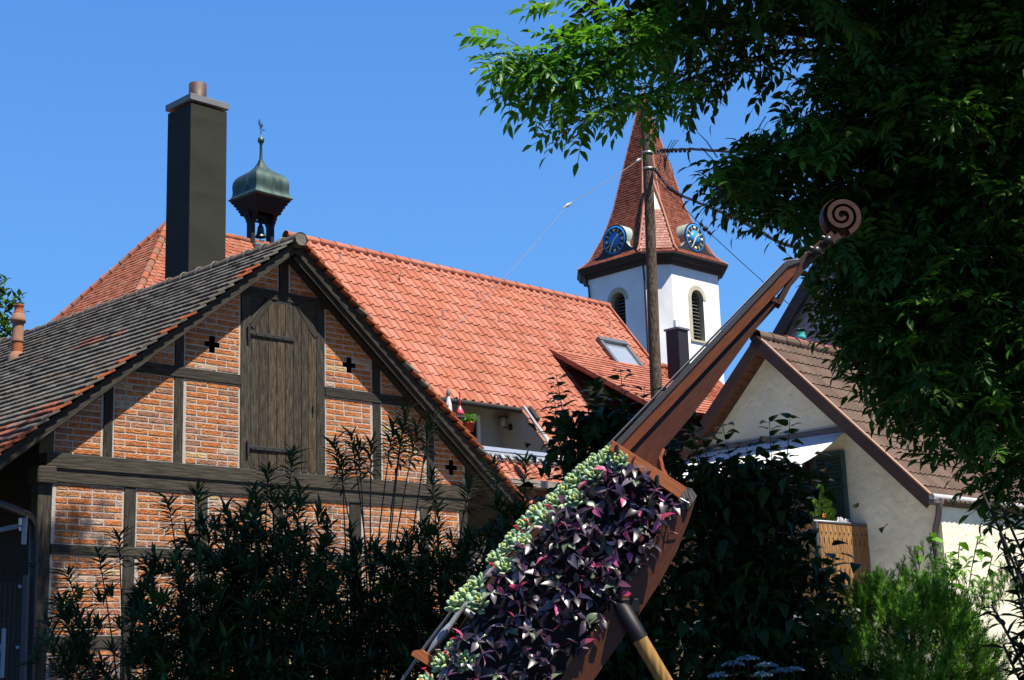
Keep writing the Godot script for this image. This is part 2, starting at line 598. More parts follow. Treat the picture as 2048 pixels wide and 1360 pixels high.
func brick_house_roof(h: Node3D, oak: Array) -> void:
	var cx := 2.87
	var ang := atan(0.79)
	var roof := node("roof", h)
	var top := 6.572
	for s in [-1.0, 1.0]:
		var st := begin()   # boarding under the tiles
		prism(st, flat2([cx, top - 0.03, cx + s * 3.98, top - 0.03 - 3.98 * 0.79, cx + s * 3.98, top - 0.065 - 3.98 * 0.79, cx, top - 0.065]), -9.7, 0.20)
		obj("boarding", st, mat("boarding", Color(0.035, 0.027, 0.02), 0.9, "grain", Vector3(4, 4, 1)), roof)
		var a := Vector2(cx + s * 0.0, top - 0.085)
		var b := Vector2(cx + s * 3.98, top - 0.085 - 3.98 * 0.79)
		beam("barge_board", a, b, 0.115, 0.028, 0.235, oak[0] if s < 0 else oak[2], roof, 0.004)
		if s > 0:
			beam("barge_board", a + Vector2(0.02, -0.10), b + Vector2(0.02, -0.10), 0.10, 0.024, 0.205, oak[2], roof, 0.004)
	# plain tiles, half a tile staggered from course to course
	var cols := palette("barn_tile", [Color(0.165, 0.155, 0.136), Color(0.145, 0.135, 0.118), Color(0.185, 0.172, 0.150), Color(0.128, 0.118, 0.102), Color(0.155, 0.140, 0.114), Color(0.19, 0.150, 0.115), Color(0.32, 0.115, 0.072), Color(0.38, 0.105, 0.045)], 0.92, "blotch", Vector3(3.2, 3.2, 3.2), "rough_n", 0.9)
	var tile := flat_tile(0.176, 0.235, 0.025, 0.17)
	for s in [-1.0, 1.0]:
		var list := []
		var down := Vector3(s * cos(ang), -sin(ang), 0)
		var out := Vector3(s * sin(ang), cos(ang), 0)
		for i in 33:
			for j in 56:
				var z := 0.30 - 0.09 - j * 0.18 + (0.09 if i % 2 else 0.0)
				var cutw := 1.0
				if i % 2 and j == 0:   # half tile at the verge
					z = 0.30 - 0.045
					cutw = 0.48
				var sag := 0.012 * sin(z * 1.3 + i * 0.4) + rng.randf_range(-0.003, 0.004)
				var at := Vector3(cx, top, z) + down * (0.06 + i * 0.155) + out * (sag * 0.5)
				var b := Basis(down.cross(out) * -1.0, out, down) if s < 0 else Basis(out.cross(down), out, down)
				b = b * Basis.from_euler(Vector3(rng.randf_range(-0.01, 0.014), rng.randf_range(-0.02, 0.02), rng.randf_range(-0.015, 0.015))).scaled(Vector3.ONE)
				b = b.scaled_local(Vector3(cutw, 1, 1))
				var tone := rng.randi() % 5
				var fresh := (i > 21 and z > -0.55 - (i - 21) * 0.10)
				if fresh and rng.randf() < 0.62: tone = 6
				elif rng.randf() < 0.035: tone = 5
				if absf(i - 17 - z * 0.5) < 1.2 and rng.randf() < 0.35: tone = 5
				if absf(i - 9 + z * 0.3) < 0.7 and z < -1.0 and z > -3.6 and rng.randf() < 0.4: tone = 6
				if j == 0: tone = 7 if (rng.randf() < (0.6 if i % 2 else 0.12) or (s > 0 and i % 2 == 0)) else tone
				list.append([Transform3D(b, at), tone])
		if s < 0:
			list.sort_custom(func(p, q): return p[0].origin.z - 0.25 * p[0].origin.y > q[0].origin.z - 0.25 * q[0].origin.y)
		else:
			list.sort_custom(func(p, q): return p[0].origin.z > q[0].origin.z)
		pieces("tile", tile, roof, list, cols, tinted("barn_tile_tint", 0.92, "blotch", Vector3(3.2, 3.2, 3.2), "rough_n", 0.9), 255 if s < 0 else 45)
	# ridge caps bedded in mortar
	var st := begin()
	lathe(st, [Vector2(0.088, 0.0), Vector2(0.092, 0.02), Vector2(0.082, 0.10), Vector2(0.078, 0.37)], 16)
	var cap := done(st)
	var clay := [mat("ridge_a", Color(0.13, 0.105, 0.085), 0.95, "blotch", Vector3(4, 4, 4), "rough_n", 1.0), mat("ridge_b", Color(0.17, 0.125, 0.095), 0.95, "blotch", Vector3(4, 4, 4), "rough_n", 1.0)]
	var lime := mat("ridge_lime", Color(0.20, 0.185, 0.15), 0.95, "blotch", Vector3(9, 9, 9), "rough_n", 1.0)
	for i in 29:
		var xf := Transform3D(Basis.from_euler(Vector3(-PI / 2, 0, 0)), Vector3(cx + rng.randf_range(-0.008, 0.008), top - 0.015 + rng.randf_range(-0.006, 0.006), 0.34 - i * 0.345))
		put("ridge_tile", cap, clay[i % 2], roof, xf)
		if i:
			st = begin()
			lathe(st, [Vector2(0.09, -0.02), Vector2(0.101, 0.0), Vector2(0.098, 0.02), Vector2(0.08, 0.035)], 12)
			obj("mortar_joint", st, lime, roof, xf * Transform3D(Basis.IDENTITY.rotated(Vector3.UP, rng.randf() * 6.0).scaled(Vector3(rng.randf_range(0.95, 1.05), 1, rng.randf_range(0.95, 1.05))), Vector3(0, 0.0, 0)))
	st = begin()
	lathe(st, [Vector2(0, -0.01), Vector2(0.078, 0.0)], 16)
	obj("mortar_joint", st, lime, roof, Transform3D(Basis.from_euler(Vector3(PI / 2, 0, 0)), Vector3(cx, top - 0.015, 0.335)))


func chimney_and_vent(h: Node3D) -> void:
	# tall sheet-metal clad chimney behind the ridge
	var c := node("chimney", h, Transform3D(Basis.IDENTITY, Vector3(3.729, 0, -3.339)))
	var sheet := metal("chimney_sheet", Color(0.038, 0.038, 0.031), 0.6, 0.0, "soft", Vector3(0.9, 0.9, 0.9))
	var st := begin()
	box(st, Vector3(0.31, 7.5, -0.305), Vector3(0.612, 4.14, 0.60), Transform3D.IDENTITY, 0.006)
	sheet.metallic_specular = 0.15
	obj("cladding", st, sheet, c)
	st = begin()
	box(st, Vector3(0.31, 9.655, -0.305), Vector3(0.665, 0.095, 0.655), Transform3D.IDENTITY, 0.006)
	obj("cap", st, metal("cap_sheet", Color(0.20, 0.205, 0.20), 0.5, 0.3, "soft", Vector3(2, 2, 2)), c)
	st = begin()
	lathe(st, [Vector2(0.128, 9.69), Vector2(0.128, 10.01), Vector2(0.118, 10.01), Vector2(0.118, 9.72)], 24)
	obj("flue", st, metal("flue_steel", Color(0.10, 0.060, 0.048), 0.6, 0.4, "blotch", Vector3(3, 0.6, 3)), c, Transform3D(Basis.IDENTITY, Vector3(0.31, 0, -0.305)))
	# clay vent pipe on the left slope
	var v := node("vent_pipe", h, Transform3D(Basis.IDENTITY, Vector3(1.905, 5.80, -4.63)))
	var clay := mat("vent_clay", Color(0.30, 0.155, 0.10), 0.9, "soft", Vector3(4, 4, 4))
	var fresh := mat("vent_clay_fresh", Color(0.36, 0.110, 0.040), 0.85, "soft", Vector3(4, 4, 4))
	st = begin()
	lathe(st, [Vector2(0.13, -0.12), Vector2(0.115, 0.02), Vector2(0.10, 0.09), Vector2(0.075, 0.125)], 24)
	obj("socket", st, clay, v)
	st = begin()
	lathe(st, [Vector2(0.072, 0.10), Vector2(0.072, 0.27)], 24)
	obj("pipe", st, fresh, v)
	st = begin()
	lathe(st, [Vector2(0.072, 0.255), Vector2(0.079, 0.26), Vector2(0.079, 0.285), Vector2(0.074, 0.30), Vector2(0.074, 0.55)], 24)
	obj("pipe", st, clay, v)
	st = begin()
	lathe(st, [Vector2(0.07, 0.525), Vector2(0.098, 0.53), Vector2(0.1, 0.575), Vector2(0.088, 0.60), Vector2(0.075, 0.645), Vector2(0.062, 0.66)], 24)
	obj("collar", st, clay, v)
	st = begin()
	lathe(st, [Vector2(0.06, 0.64), Vector2(0.066, 0.67), Vector2(0.058, 0.685), Vector2(0.058, 0.745), Vector2(0.072, 0.765), Vector2(0.072, 0.775), Vector2(0.05, 0.775), Vector2(0.05, 0.70)], 24)
	obj("cowl", st, fresh, v)
	st = begin()
	box(st, Vector3(0.0, -0.02, 0.02), Vector3(0.34, 0.008, 0.5), Transform3D(Basis(Vector3.BACK, 0.668), Vector3(-0.06, -0.03, 0)))
	obj("flashing", st, metal("lead", Color(0.16, 0.165, 0.17), 0.55, 0.4), v)


# ---------------------------------------------------------------- the house with the long red roof
func pantile(w: float, l: float, rise: float, waves := 1, lip := 0.022) -> ArrayMesh:   # x across, z down the slope, y out
	var key := "pan%s%s%s" % [w, l, waves]
	if shared.has(key):
		return shared[key]
	var st := begin()
	var steps := [[0.0, 0.30], [0.09, 0.78], [0.20, 1.0], [0.31, 0.80], [0.40, 0.30], [0.50, 0.04], [0.62, 0.0], [0.70, 0.16], [0.78, 0.04], [0.90, 0.06], [1.0, 0.30]] if waves == 1 else [[0.0, 0.0], [0.10, 0.05], [0.22, 0.75], [0.32, 1.0], [0.42, 0.75], [0.52, 0.05], [0.62, 0.05], [0.73, 0.75], [0.83, 1.0], [0.92, 0.70], [1.0, 0.0]]
	var n := steps.size() - 1
	var prof := func(i: int) -> Vector2: return Vector2((steps[i][0] - 0.5) * (w + 0.012), steps[i][1] * rise)
	st.set_smooth_group(3)
	for i in n:
		var a: Vector2 = prof.call(i)
		var b: Vector2 = prof.call(i + 1)
		quad(st, Vector3(a.x, a.y, l), Vector3(b.x, b.y, l), Vector3(b.x, b.y - lip, 0), Vector3(a.x, a.y - lip, 0))
	st.set_smooth_group(FLAT)
	for i in n:
		var a: Vector2 = prof.call(i)
		var b: Vector2 = prof.call(i + 1)
		quad(st, Vector3(a.x, a.y - lip, l - 0.003), Vector3(b.x, b.y - lip, l - 0.003), Vector3(b.x, b.y, l), Vector3(a.x, a.y, l))
	for i in [0, n]:
		var a: Vector2 = prof.call(i)
		var e := Vector3(a.x, a.y, l)
		var f := Vector3(a.x, a.y - lip, 0)
		fan(st, [e, f, f - Vector3(0, 0.02, 0), e - Vector3(0, 0.02, 0)], Vector3(0, a.y, l * 0.5))
	shared[key] = done(st)
	return shared[key]


# frame with its y out of the slope and z down it; s metres down from the ridge line
func on_slope(x: float, s: float, ridge: Vector3, pitch: float, lift := 0.0) -> Transform3D:
	var down := Vector3(0, -sin(pitch), cos(pitch))
	var out := Vector3(0, cos(pitch), sin(pitch))
	return Transform3D(Basis(Vector3.RIGHT, out, down), ridge + Vector3(x, 0, 0) + down * s + out * lift)


func half_round_caps(called: String, from: Vector3, to: Vector3, r: float, l: float, cols: Array, parent: Node3D, sag := 0.0) -> void:
	var st := begin()
	lathe(st, [Vector2(r * 1.08, 0.0), Vector2(r * 1.1, 0.03), Vector2(r, 0.05), Vector2(r * 0.95, l)], 14)
	var cap := done(st)
	var n := int(from.distance_to(to) / (l - 0.03))
	var d := (to - from).normalized()
	for i in n:
		var y := d
		var x := y.cross(Vector3.UP).normalized()
		put(called, cap, cols[rng.randi() % cols.size()], parent, Transform3D(Basis(x, y, x.cross(y)), from.lerp(to, float(i) / n) + Vector3(0, rng.randf_range(-sag, sag), 0)))


func make_red_house() -> void:
	var h := thing("red_roofed_house", "house with a long bright red pantile roof, roof terrace and dormer behind the barn", "house", town(16.387, 0, -21.887), GRID)
	var cream := mat("loggia_plaster", Color(0.52, 0.46, 0.36), 0.92, "fine", Vector3(3, 3, 3), "rough_n", 0.4)
	var pitch := deg_to_rad(51.5)
	var ridge := Vector3(0, 9.66, 0)
	var width := 9.09
	var reds := palette("red_tile", [Color(0.385, 0.140, 0.090), Color(0.410, 0.155, 0.102), Color(0.370, 0.132, 0.083), Color(0.400, 0.166, 0.116), Color(0.350, 0.120, 0.074)], 0.75, "soft", Vector3(0.6, 0.45, 0.6), "rough_n", 0.25)
	# body of the house: walls closed all round, open only at the roof terrace
	var st := begin()
	box(st, Vector3(0.45, 2.2, 0.2), Vector3(0.3, 4.4, 8.6))
	box(st, Vector3(8.65, 2.2, 0.2), Vector3(0.3, 4.4, 8.6))
	box(st, Vector3(4.55, 1.6, 4.35), Vector3(7.9, 3.2, 0.3))
	box(st, Vector3(4.55, 2.2, -3.95), Vector3(7.9, 4.4, 0.3))
	for x in [0.3, 8.5]:
		prism(st, flat2([-4.1, 4.4, 4.0, 4.4, 0.0, 9.5]), x, x + 0.3, Transform3D(Basis(Vector3.UP, -PI / 2), Vector3(x * 2 + 0.3, 0, 0)))
	obj("wall", st, cream, h)
	# roof deck: back slope whole, front slope round the terrace
	var roof := node("roof", h)
	var deck := mat("roof_deck", Color(0.20, 0.06, 0.035), 0.95)
	st = begin()
	box(st, Vector3(width * 0.5, -0.06, 3.6), Vector3(width, 0.06, 7.2), Transform3D(Basis(Vector3.UP, PI), Vector3(width, 0, 0)) * on_slope(0, 0, ridge, pitch))
	for a in [[0.0, 9.09, 0.0, 4.25], [0.0, 0.4, 4.25, 7.6], [3.42, 9.09, 4.25, 7.6], [0.4, 3.42, 5.72, 7.6]]:
		box(st, Vector3((a[0] + a[1]) * 0.5, -0.06, (a[2] + a[3]) * 0.5), Vector3(a[1] - a[0], 0.06, a[3] - a[2]), on_slope(0, 0, ridge, pitch))
	obj("roof_deck", st, deck, roof)
	var tile := pantile(0.2115, 0.34, 0.048)
	var list := []
	for k in 24:
		for c in 43:
			var x := 0.106 + c * 0.2115
			var s := -0.05 + k * 0.307
			if x > 0.4 and x < 3.42 and s > 3.95 and s < 5.70: continue
			if x > 7.55 and x < 8.55 and s > 1.42 and s < 2.42: continue
			if x > 4.8 and x < 5.35 and s > 4.3 and s < 5.3: continue
			if x > 5.75 and x < 8.4 and s > 2.5: continue
			var xf := on_slope(x, s, ridge, pitch, rng.randf_range(-0.002, 0.003))
			xf.basis = xf.basis * Basis.from_euler(Vector3(rng.randf_range(-0.004, 0.004), rng.randf_range(-0.006, 0.006), rng.randf_range(-0.01, 0.01)))
			var tone := rng.randi() % 5
			list.append([xf, tone, absf(x - 3.0) + absf(s - 2.0)])
	list.sort_custom(func(p, q): return p[2] < q[2])
	pieces("tile", tile, roof, list, reds, tinted("red_tile_tint", 0.75, "soft", Vector3(0.6, 0.45, 0.6), "rough_n", 0.25), 290)
	half_round_caps("ridge_tile", ridge + Vector3(-0.05, -0.03, 0), ridge + Vector3(width + 0.05, -0.03, 0), 0.095, 0.40, reds, roof)
	# verge tiles along the right edge
	for k in 8:
		st = begin()
		box(st, Vector3(0, 0.0, 0.17), Vector3(0.05, 0.11, 0.33), Transform3D.IDENTITY, 0.012)
		obj("verge_tile", st, reds[k % 5], roof, on_slope(width + 0.02, 0.04 + k * 0.307, ridge, pitch, 0.0))
	# snow hooks and wire holders
	var zinc := metal("zinc", Color(0.36, 0.38, 0.40), 0.5, 0.6, "soft", Vector3(2, 2, 2))
	for a in [[1.0, 0.42], [2.331, 0.72], [4.398, 0.79], [6.4, 0.80], [8.50, 0.82], [4.6, 1.45], [2.9, 1.7]]:
		st = begin()
		tube(st, [Vector3(0, 0.01, 0.10), Vector3(0, 0.035, 0), Vector3(0, 0.11, 0.0), Vector3(0, 0.10, 0.05)], 0.009, 5)
		obj("roof_hook", st, zinc, roof, on_slope(a[0], a[1], ridge, pitch, 0.02))
	terrace(h, ridge, pitch, cream, zinc, reds)
	dormer(h, ridge, pitch, reds)
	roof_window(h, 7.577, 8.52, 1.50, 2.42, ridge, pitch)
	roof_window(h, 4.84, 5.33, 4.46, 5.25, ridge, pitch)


func roof_window(h: Node3D, x0: float, x1: float, s0: float, s1: float, ridge: Vector3, pitch: float) -> void:
	var w := node("roof_window", h, on_slope(0, 0, ridge, pitch))
	var grey := metal("window_sheet", Color(0.16, 0.18, 0.19), 0.4, 0.5)
	var st := begin()
	box(st, Vector3((x0 + x1) * 0.5, 0.06, s0 + 0.06), Vector3(x1 - x0, 0.11, 0.12), Transform3D.IDENTITY, 0.01)
	box(st, Vector3((x0 + x1) * 0.5, 0.045, s1 - 0.04), Vector3(x1 - x0, 0.08, 0.08), Transform3D.IDENTITY, 0.01)
	for x in [x0 + 0.04, x1 - 0.04]:
		box(st, Vector3(x, 0.05, (s0 + s1) * 0.5 + 0.02), Vector3(0.08, 0.09, s1 - s0 - 0.2), Transform3D.IDENTITY, 0.01)
	obj("frame", st, grey, w)
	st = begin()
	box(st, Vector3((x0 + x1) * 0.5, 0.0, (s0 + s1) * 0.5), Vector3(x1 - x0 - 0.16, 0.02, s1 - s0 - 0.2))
	obj("sky_tint_panel", st, mat("sky_tint_panel", Color(0.17, 0.21, 0.25), 0.8), w)  # panel under the pane, coloured like sky reflected in the glass
	st = begin()
	box(st, Vector3((x0 + x1) * 0.5, 0.045, (s0 + s1) * 0.5), Vector3(x1 - x0 - 0.16, 0.012, s1 - s0 - 0.2))
	obj("pane", st, glass(), w)


func glass() -> StandardMaterial3D:
	if not mats.has("glass"):
		var g := mat("glass", Color(0.75, 0.85, 0.88), 0.03)
		g.transparency = BaseMaterial3D.TRANSPARENCY_ALPHA
		g.albedo_color.a = 0.12
		g.metallic_specular = 0.9
	return mats.glass


func terrace(h: Node3D, ridge: Vector3, pitch: float, cream: Material, zinc: Material, reds: Array) -> void:
	var t := node("roof_terrace", h)
	var st := begin()
	box(st, Vector3(1.9, 5.55, 2.0), Vector3(3.3, 2.6, 0.24))          # back wall
	obj("wall", st, cream, t)
	st = begin()   # right cheek, cut along the slope
	prism(st, flat2([2.12, 4.2, 4.55, 4.2, 2.55, 6.42, 2.12, 6.52]), 0.0, 0.16, Transform3D(Basis(Vector3.UP, -PI / 2), Vector3(3.56, 0, 0)))
	obj("wall", st, cream, t)
	st = begin()
	prism(st, flat2([2.12, 4.2, 4.55, 4.2, 2.55, 6.42, 2.12, 6.52]), 0.0, 0.16, Transform3D(Basis(Vector3.UP, -PI / 2), Vector3(0.40, 0, 0)))
	obj("wall", st, cream, t)
	st = begin()
	box(st, Vector3(1.9, 4.62, 3.2), Vector3(3.3, 0.12, 2.3))
	obj("floor", st, mat("terrace_floor", Color(0.25, 0.23, 0.2), 0.9), t)
	st = begin()
	box(st, Vector3(1.9, 6.36, 2.15), Vector3(3.2, 0.06, 0.5))
	obj("ceiling", st, cream, t)
	# gutter over the opening and sheet edges
	st = begin()
	tube(st, [Vector3(0.3, 0, 0), Vector3(3.42, 0, 0)], 0.055, 10)
	obj("gutter", st, mat("gutter_dark", Color(0.035, 0.03, 0.027), 0.5), t, on_slope(0, 4.32, ridge, pitch, -0.03))
	st = begin()
	box(st, Vector3(3.44, 0.02, 4.98), Vector3(0.06, 0.10, 1.42), Transform3D.IDENTITY, 0.01)
	obj("edge_sheet", st, zinc, t, on_slope(0, 0, ridge, pitch))
	st = begin()
	box(st, Vector3(3.60, 0.06, 4.45), Vector3(0.10, 0.05, 0.36), Transform3D.IDENTITY, 0.02)
	obj("edge_sheet", st, mat("gutter_dark", Color.BLACK), t, on_slope(0, 0, ridge, pitch))
	st = begin()
	box(st, Vector3(1.9, 0.03, 5.65), Vector3(3.08, 0.05, 0.20), Transform3D.IDENTITY, 0.01)
	obj("parapet_sheet", st, metal("parapet_zinc", Color(0.27, 0.32, 0.40), 0.5, 0.5, "soft", Vector3(2, 2, 2)), t, on_slope(0, 0, ridge, pitch))
	st = begin()
	for k in 14:   # lead apron dressed over the tile rolls
		box(st, Vector3(0.42 + k * 0.2115, 0.05, 5.79), Vector3(0.10, 0.012, 0.09), Transform3D(Basis.IDENTITY, Vector3(0, 0.006 * (k % 2), 0)), 0.003)
	obj("lead_apron", st, mat("lead_pale", Color(0.26, 0.32, 0.35), 0.6), t, on_slope(0, 0, ridge, pitch))
	var guard := node("snow_guard", t, on_slope(0, 0, ridge, pitch))
	var dark := metal("guard_wire", Color(0.12, 0.12, 0.12), 0.5, 0.6)
	st = begin()
	tube(st, [Vector3(0.5, 0.16, 5.80), Vector3(3.35, 0.16, 5.80)], 0.012, 5)
	tube(st, [Vector3(0.5, 0.16, 6.02), Vector3(3.35, 0.16, 6.02)], 0.010, 5)
	obj("rail", st, dark, guard)
	for k in 29:
		st = begin()
		tube(st, [Vector3(0.5 + k * 0.1015, 0.16, 5.80), Vector3(0.5 + k * 0.1015, 0.16, 6.02)], 0.006, 4)
		obj("bar", st, dark, guard)
	# terrace door and wall lamp
	var d := node("door", t)
	st = begin()
	box(st, Vector3(2.77, 5.40, 2.15), Vector3(0.07, 1.56, 0.07), Transform3D.IDENTITY, 0.006)
	box(st, Vector3(1.86, 5.40, 2.15), Vector3(0.07, 1.56, 0.07), Transform3D.IDENTITY, 0.006)
	box(st, Vector3(2.315, 6.14, 2.15), Vector3(0.84, 0.07, 0.07), Transform3D.IDENTITY, 0.006)
	obj("frame", st, mat("white_frame", Color(0.72, 0.72, 0.70), 0.5), d)
	st = begin()
	box(st, Vector3(2.315, 5.38, 2.13), Vector3(0.84, 1.45, 0.02))
	obj("pane", st, mat("dark_glass", Color(0.015, 0.017, 0.02), 0.08), d)
	var l := node("wall_lamp", t)
	var black := mat("lamp_black", Color(0.03, 0.028, 0.025), 0.5)
	st = begin()
	lathe(st, [Vector2(0.0, 6.19), Vector2(0.11, 6.17), Vector2(0.02, 6.20)], 14, Transform3D(Basis.IDENTITY, Vector3(3.28, 0, 2.30)))
	tube(st, [Vector3(3.42, 5.99, 2.36), Vector3(3.34, 5.97, 2.34), Vector3(3.28, 6.0, 2.30)], 0.015, 6)
	box(st, Vector3(3.395, 5.985, 2.38), Vector3(0.02, 0.12, 0.10), Transform3D.IDENTITY, 0.005)
	obj("bracket", st, black, l)
	st = begin()
	lathe(st, [Vector2(0.0, 6.0), Vector2(0.05, 6.0), Vector2(0.055, 6.17), Vector2(0.0, 6.17)], 12, Transform3D(Basis.IDENTITY, Vector3(3.28, 0, 2.30)))
	obj("shade", st, mat("lamp_glass", Color(0.35, 0.33, 0.27), 0.3), l)
	# loose things on the terrace
	var o := thing("parasol", "closed pale grey parasol standing on the roof terrace beside the barn verge", "parasol", town(17.78, 4.7, -19.05), GRID)
	st = begin()
	tube(st, [Vector3(0, 0.0, 0), Vector3(0, 1.68, 0)], 0.018, 8)
	obj("pole", st, zinc, o)
	st = begin()
	lathe(st, [Vector2(0.085, 0.75), Vector2(0.075, 1.1), Vector2(0.055, 1.45), Vector2(0.022, 1.60)], 9, Transform3D.IDENTITY, false)
	obj("canopy", st, mat("parasol_cloth", Color(0.55, 0.55, 0.58), 0.9), o)
	st = begin()
	lathe(st, [Vector2(0.03, 1.60), Vector2(0.04, 1.63), Vector2(0.03, 1.70), Vector2(0.0, 1.72)], 10)
	obj("cap", st, mat("parasol_cap", Color(0.12, 0.12, 0.12), 0.6), o)
	o = thing("hanging_ornament", "small red glass bell ornament hanging under the terrace gutter", "ornament", town(18.12, 6.02, -19.12), GRID)
	st = begin()
	tube(st, [Vector3(0, 0.14, 0), Vector3(0, 0.40, 0)], 0.012, 5)
	obj("cord", st, mat("red_cord", Color(0.45, 0.01, 0.02), 0.6), o)
	st = begin()
	lathe(st, [Vector2(0.07, 0.0), Vector2(0.075, 0.02), Vector2(0.05, 0.07), Vector2(0.02, 0.14), Vector2(0.0, 0.16)], 16)
	obj("bell", st, mat("pink_glass", Color(0.65, 0.08, 0.14), 0.2), o)
	o = thing("flower_pot", "red flower pot with a small green plant behind the barn verge", "flower pot", town(18.33, 5.72, -19.10), GRID)
	st = begin()
	lathe(st, [Vector2(0.0, 0.0), Vector2(0.06, 0.0), Vector2(0.085, 0.13), Vector2(0.092, 0.13), Vector2(0.09, 0.16), Vector2(0.0, 0.155)], 16)
	obj("pot", st, mat("red_pot", Color(0.50, 0.05, 0.02), 0.5), o)
	var fol := []
	var tint := []
	for i in 60:
		fol.append(Transform3D(Basis.from_euler(Vector3(rng.randf_range(-1.3, 0.4), rng.randf() * TAU, 0)), Vector3(rng.randf_range(-0.08, 0.12), 0.16 + rng.randf() * 0.12, rng.randf_range(-0.08, 0.08))))
		tint.append(Color(0.10, 0.26, 0.03) * rng.randf_range(0.7, 1.4))
	scatter("leaves", leaf(0.09, 0.05, 0.2, 2), foliage("pot_leaf", 0.5), o, fol, tint)


func dormer(h: Node3D, ridge: Vector3, pitch: float, reds: Array) -> void:
	var d := node("dormer", h)
	var x0 := 5.587
	var x1 := 8.55
	var p2 := deg_to_rad(30.3)
	var head := on_slope(0, 2.20, ridge, pitch).origin
	var st := begin()
	box(st, Vector3((x0 + x1) * 0.5, -0.05, 1.55), Vector3(x1 - x0 - 0.02, 0.06, 3.06), on_slope(0, 0, head, p2))
	obj("roof_deck", st, mat("roof_deck", Color.BLACK), d)
	var list := []
	for k in 17:
		for c in 15:
			var x: float = x0 + 0.10 + c * 0.2 + (0.1 if k % 2 else 0.0)
			if x > x1: continue
			var xf := on_slope(x, 0.0 + k * 0.185, head, p2, 0.0)
			xf.basis = xf.basis * Basis.from_euler(Vector3(0, rng.randf_range(-0.01, 0.01), rng.randf_range(-0.05, 0.05)))
			list.append([xf, rng.randi() % 5])
	pieces("tile", flat_tile(0.19, 0.26, 0.016, 0.11), d, list, reds, tinted("red_tile_tint"), 300)
	for k in 10:   # verge tiles of the left edge
		st = begin()
		box(st, Vector3(0, -0.01, 0.17), Vector3(0.06, 0.10, 0.33), Transform3D(Basis(Vector3.RIGHT, -0.03), Vector3.ZERO), 0.012)
		obj("verge_tile", st, reds[4 if k % 2 else 2], d, on_slope(x0 - 0.02, k * 0.30, head, p2, 0.0))
	st = begin()   # boarded cheek
	var cut := PackedVector2Array()
	for a in [[0.05, 0.0], [2.9, 0.0]]:
		var q := on_slope(0, a[0], head, p2, -0.08).origin
		cut.append(Vector2(q.z, q.y))
	var foot := on_slope(0, 6.5, ridge, pitch, -0.1).origin
	cut.append(Vector2(cut[1].x, foot.y))
	cut.append(Vector2(foot.z, foot.y))
	prism(st, cut, 0.0, 0.08, Transform3D(Basis(Vector3.UP, -PI / 2), Vector3(x0 + 0.16, 0, 0)))
	obj("cheek", st, mat("dormer_boards", Color(0.055, 0.022, 0.014), 0.8, "grain", Vector3(3, 0.4, 3), "grain_n", 0.5), d)
	st = begin()
	box(st, Vector3((x0 + x1) * 0.5, cut[1].y - 0.65, cut[1].x - 0.12), Vector3(x1 - x0 - 0.3, 1.3, 0.08))
	obj("front", st, mat("dormer_boards", Color.BLACK), d)


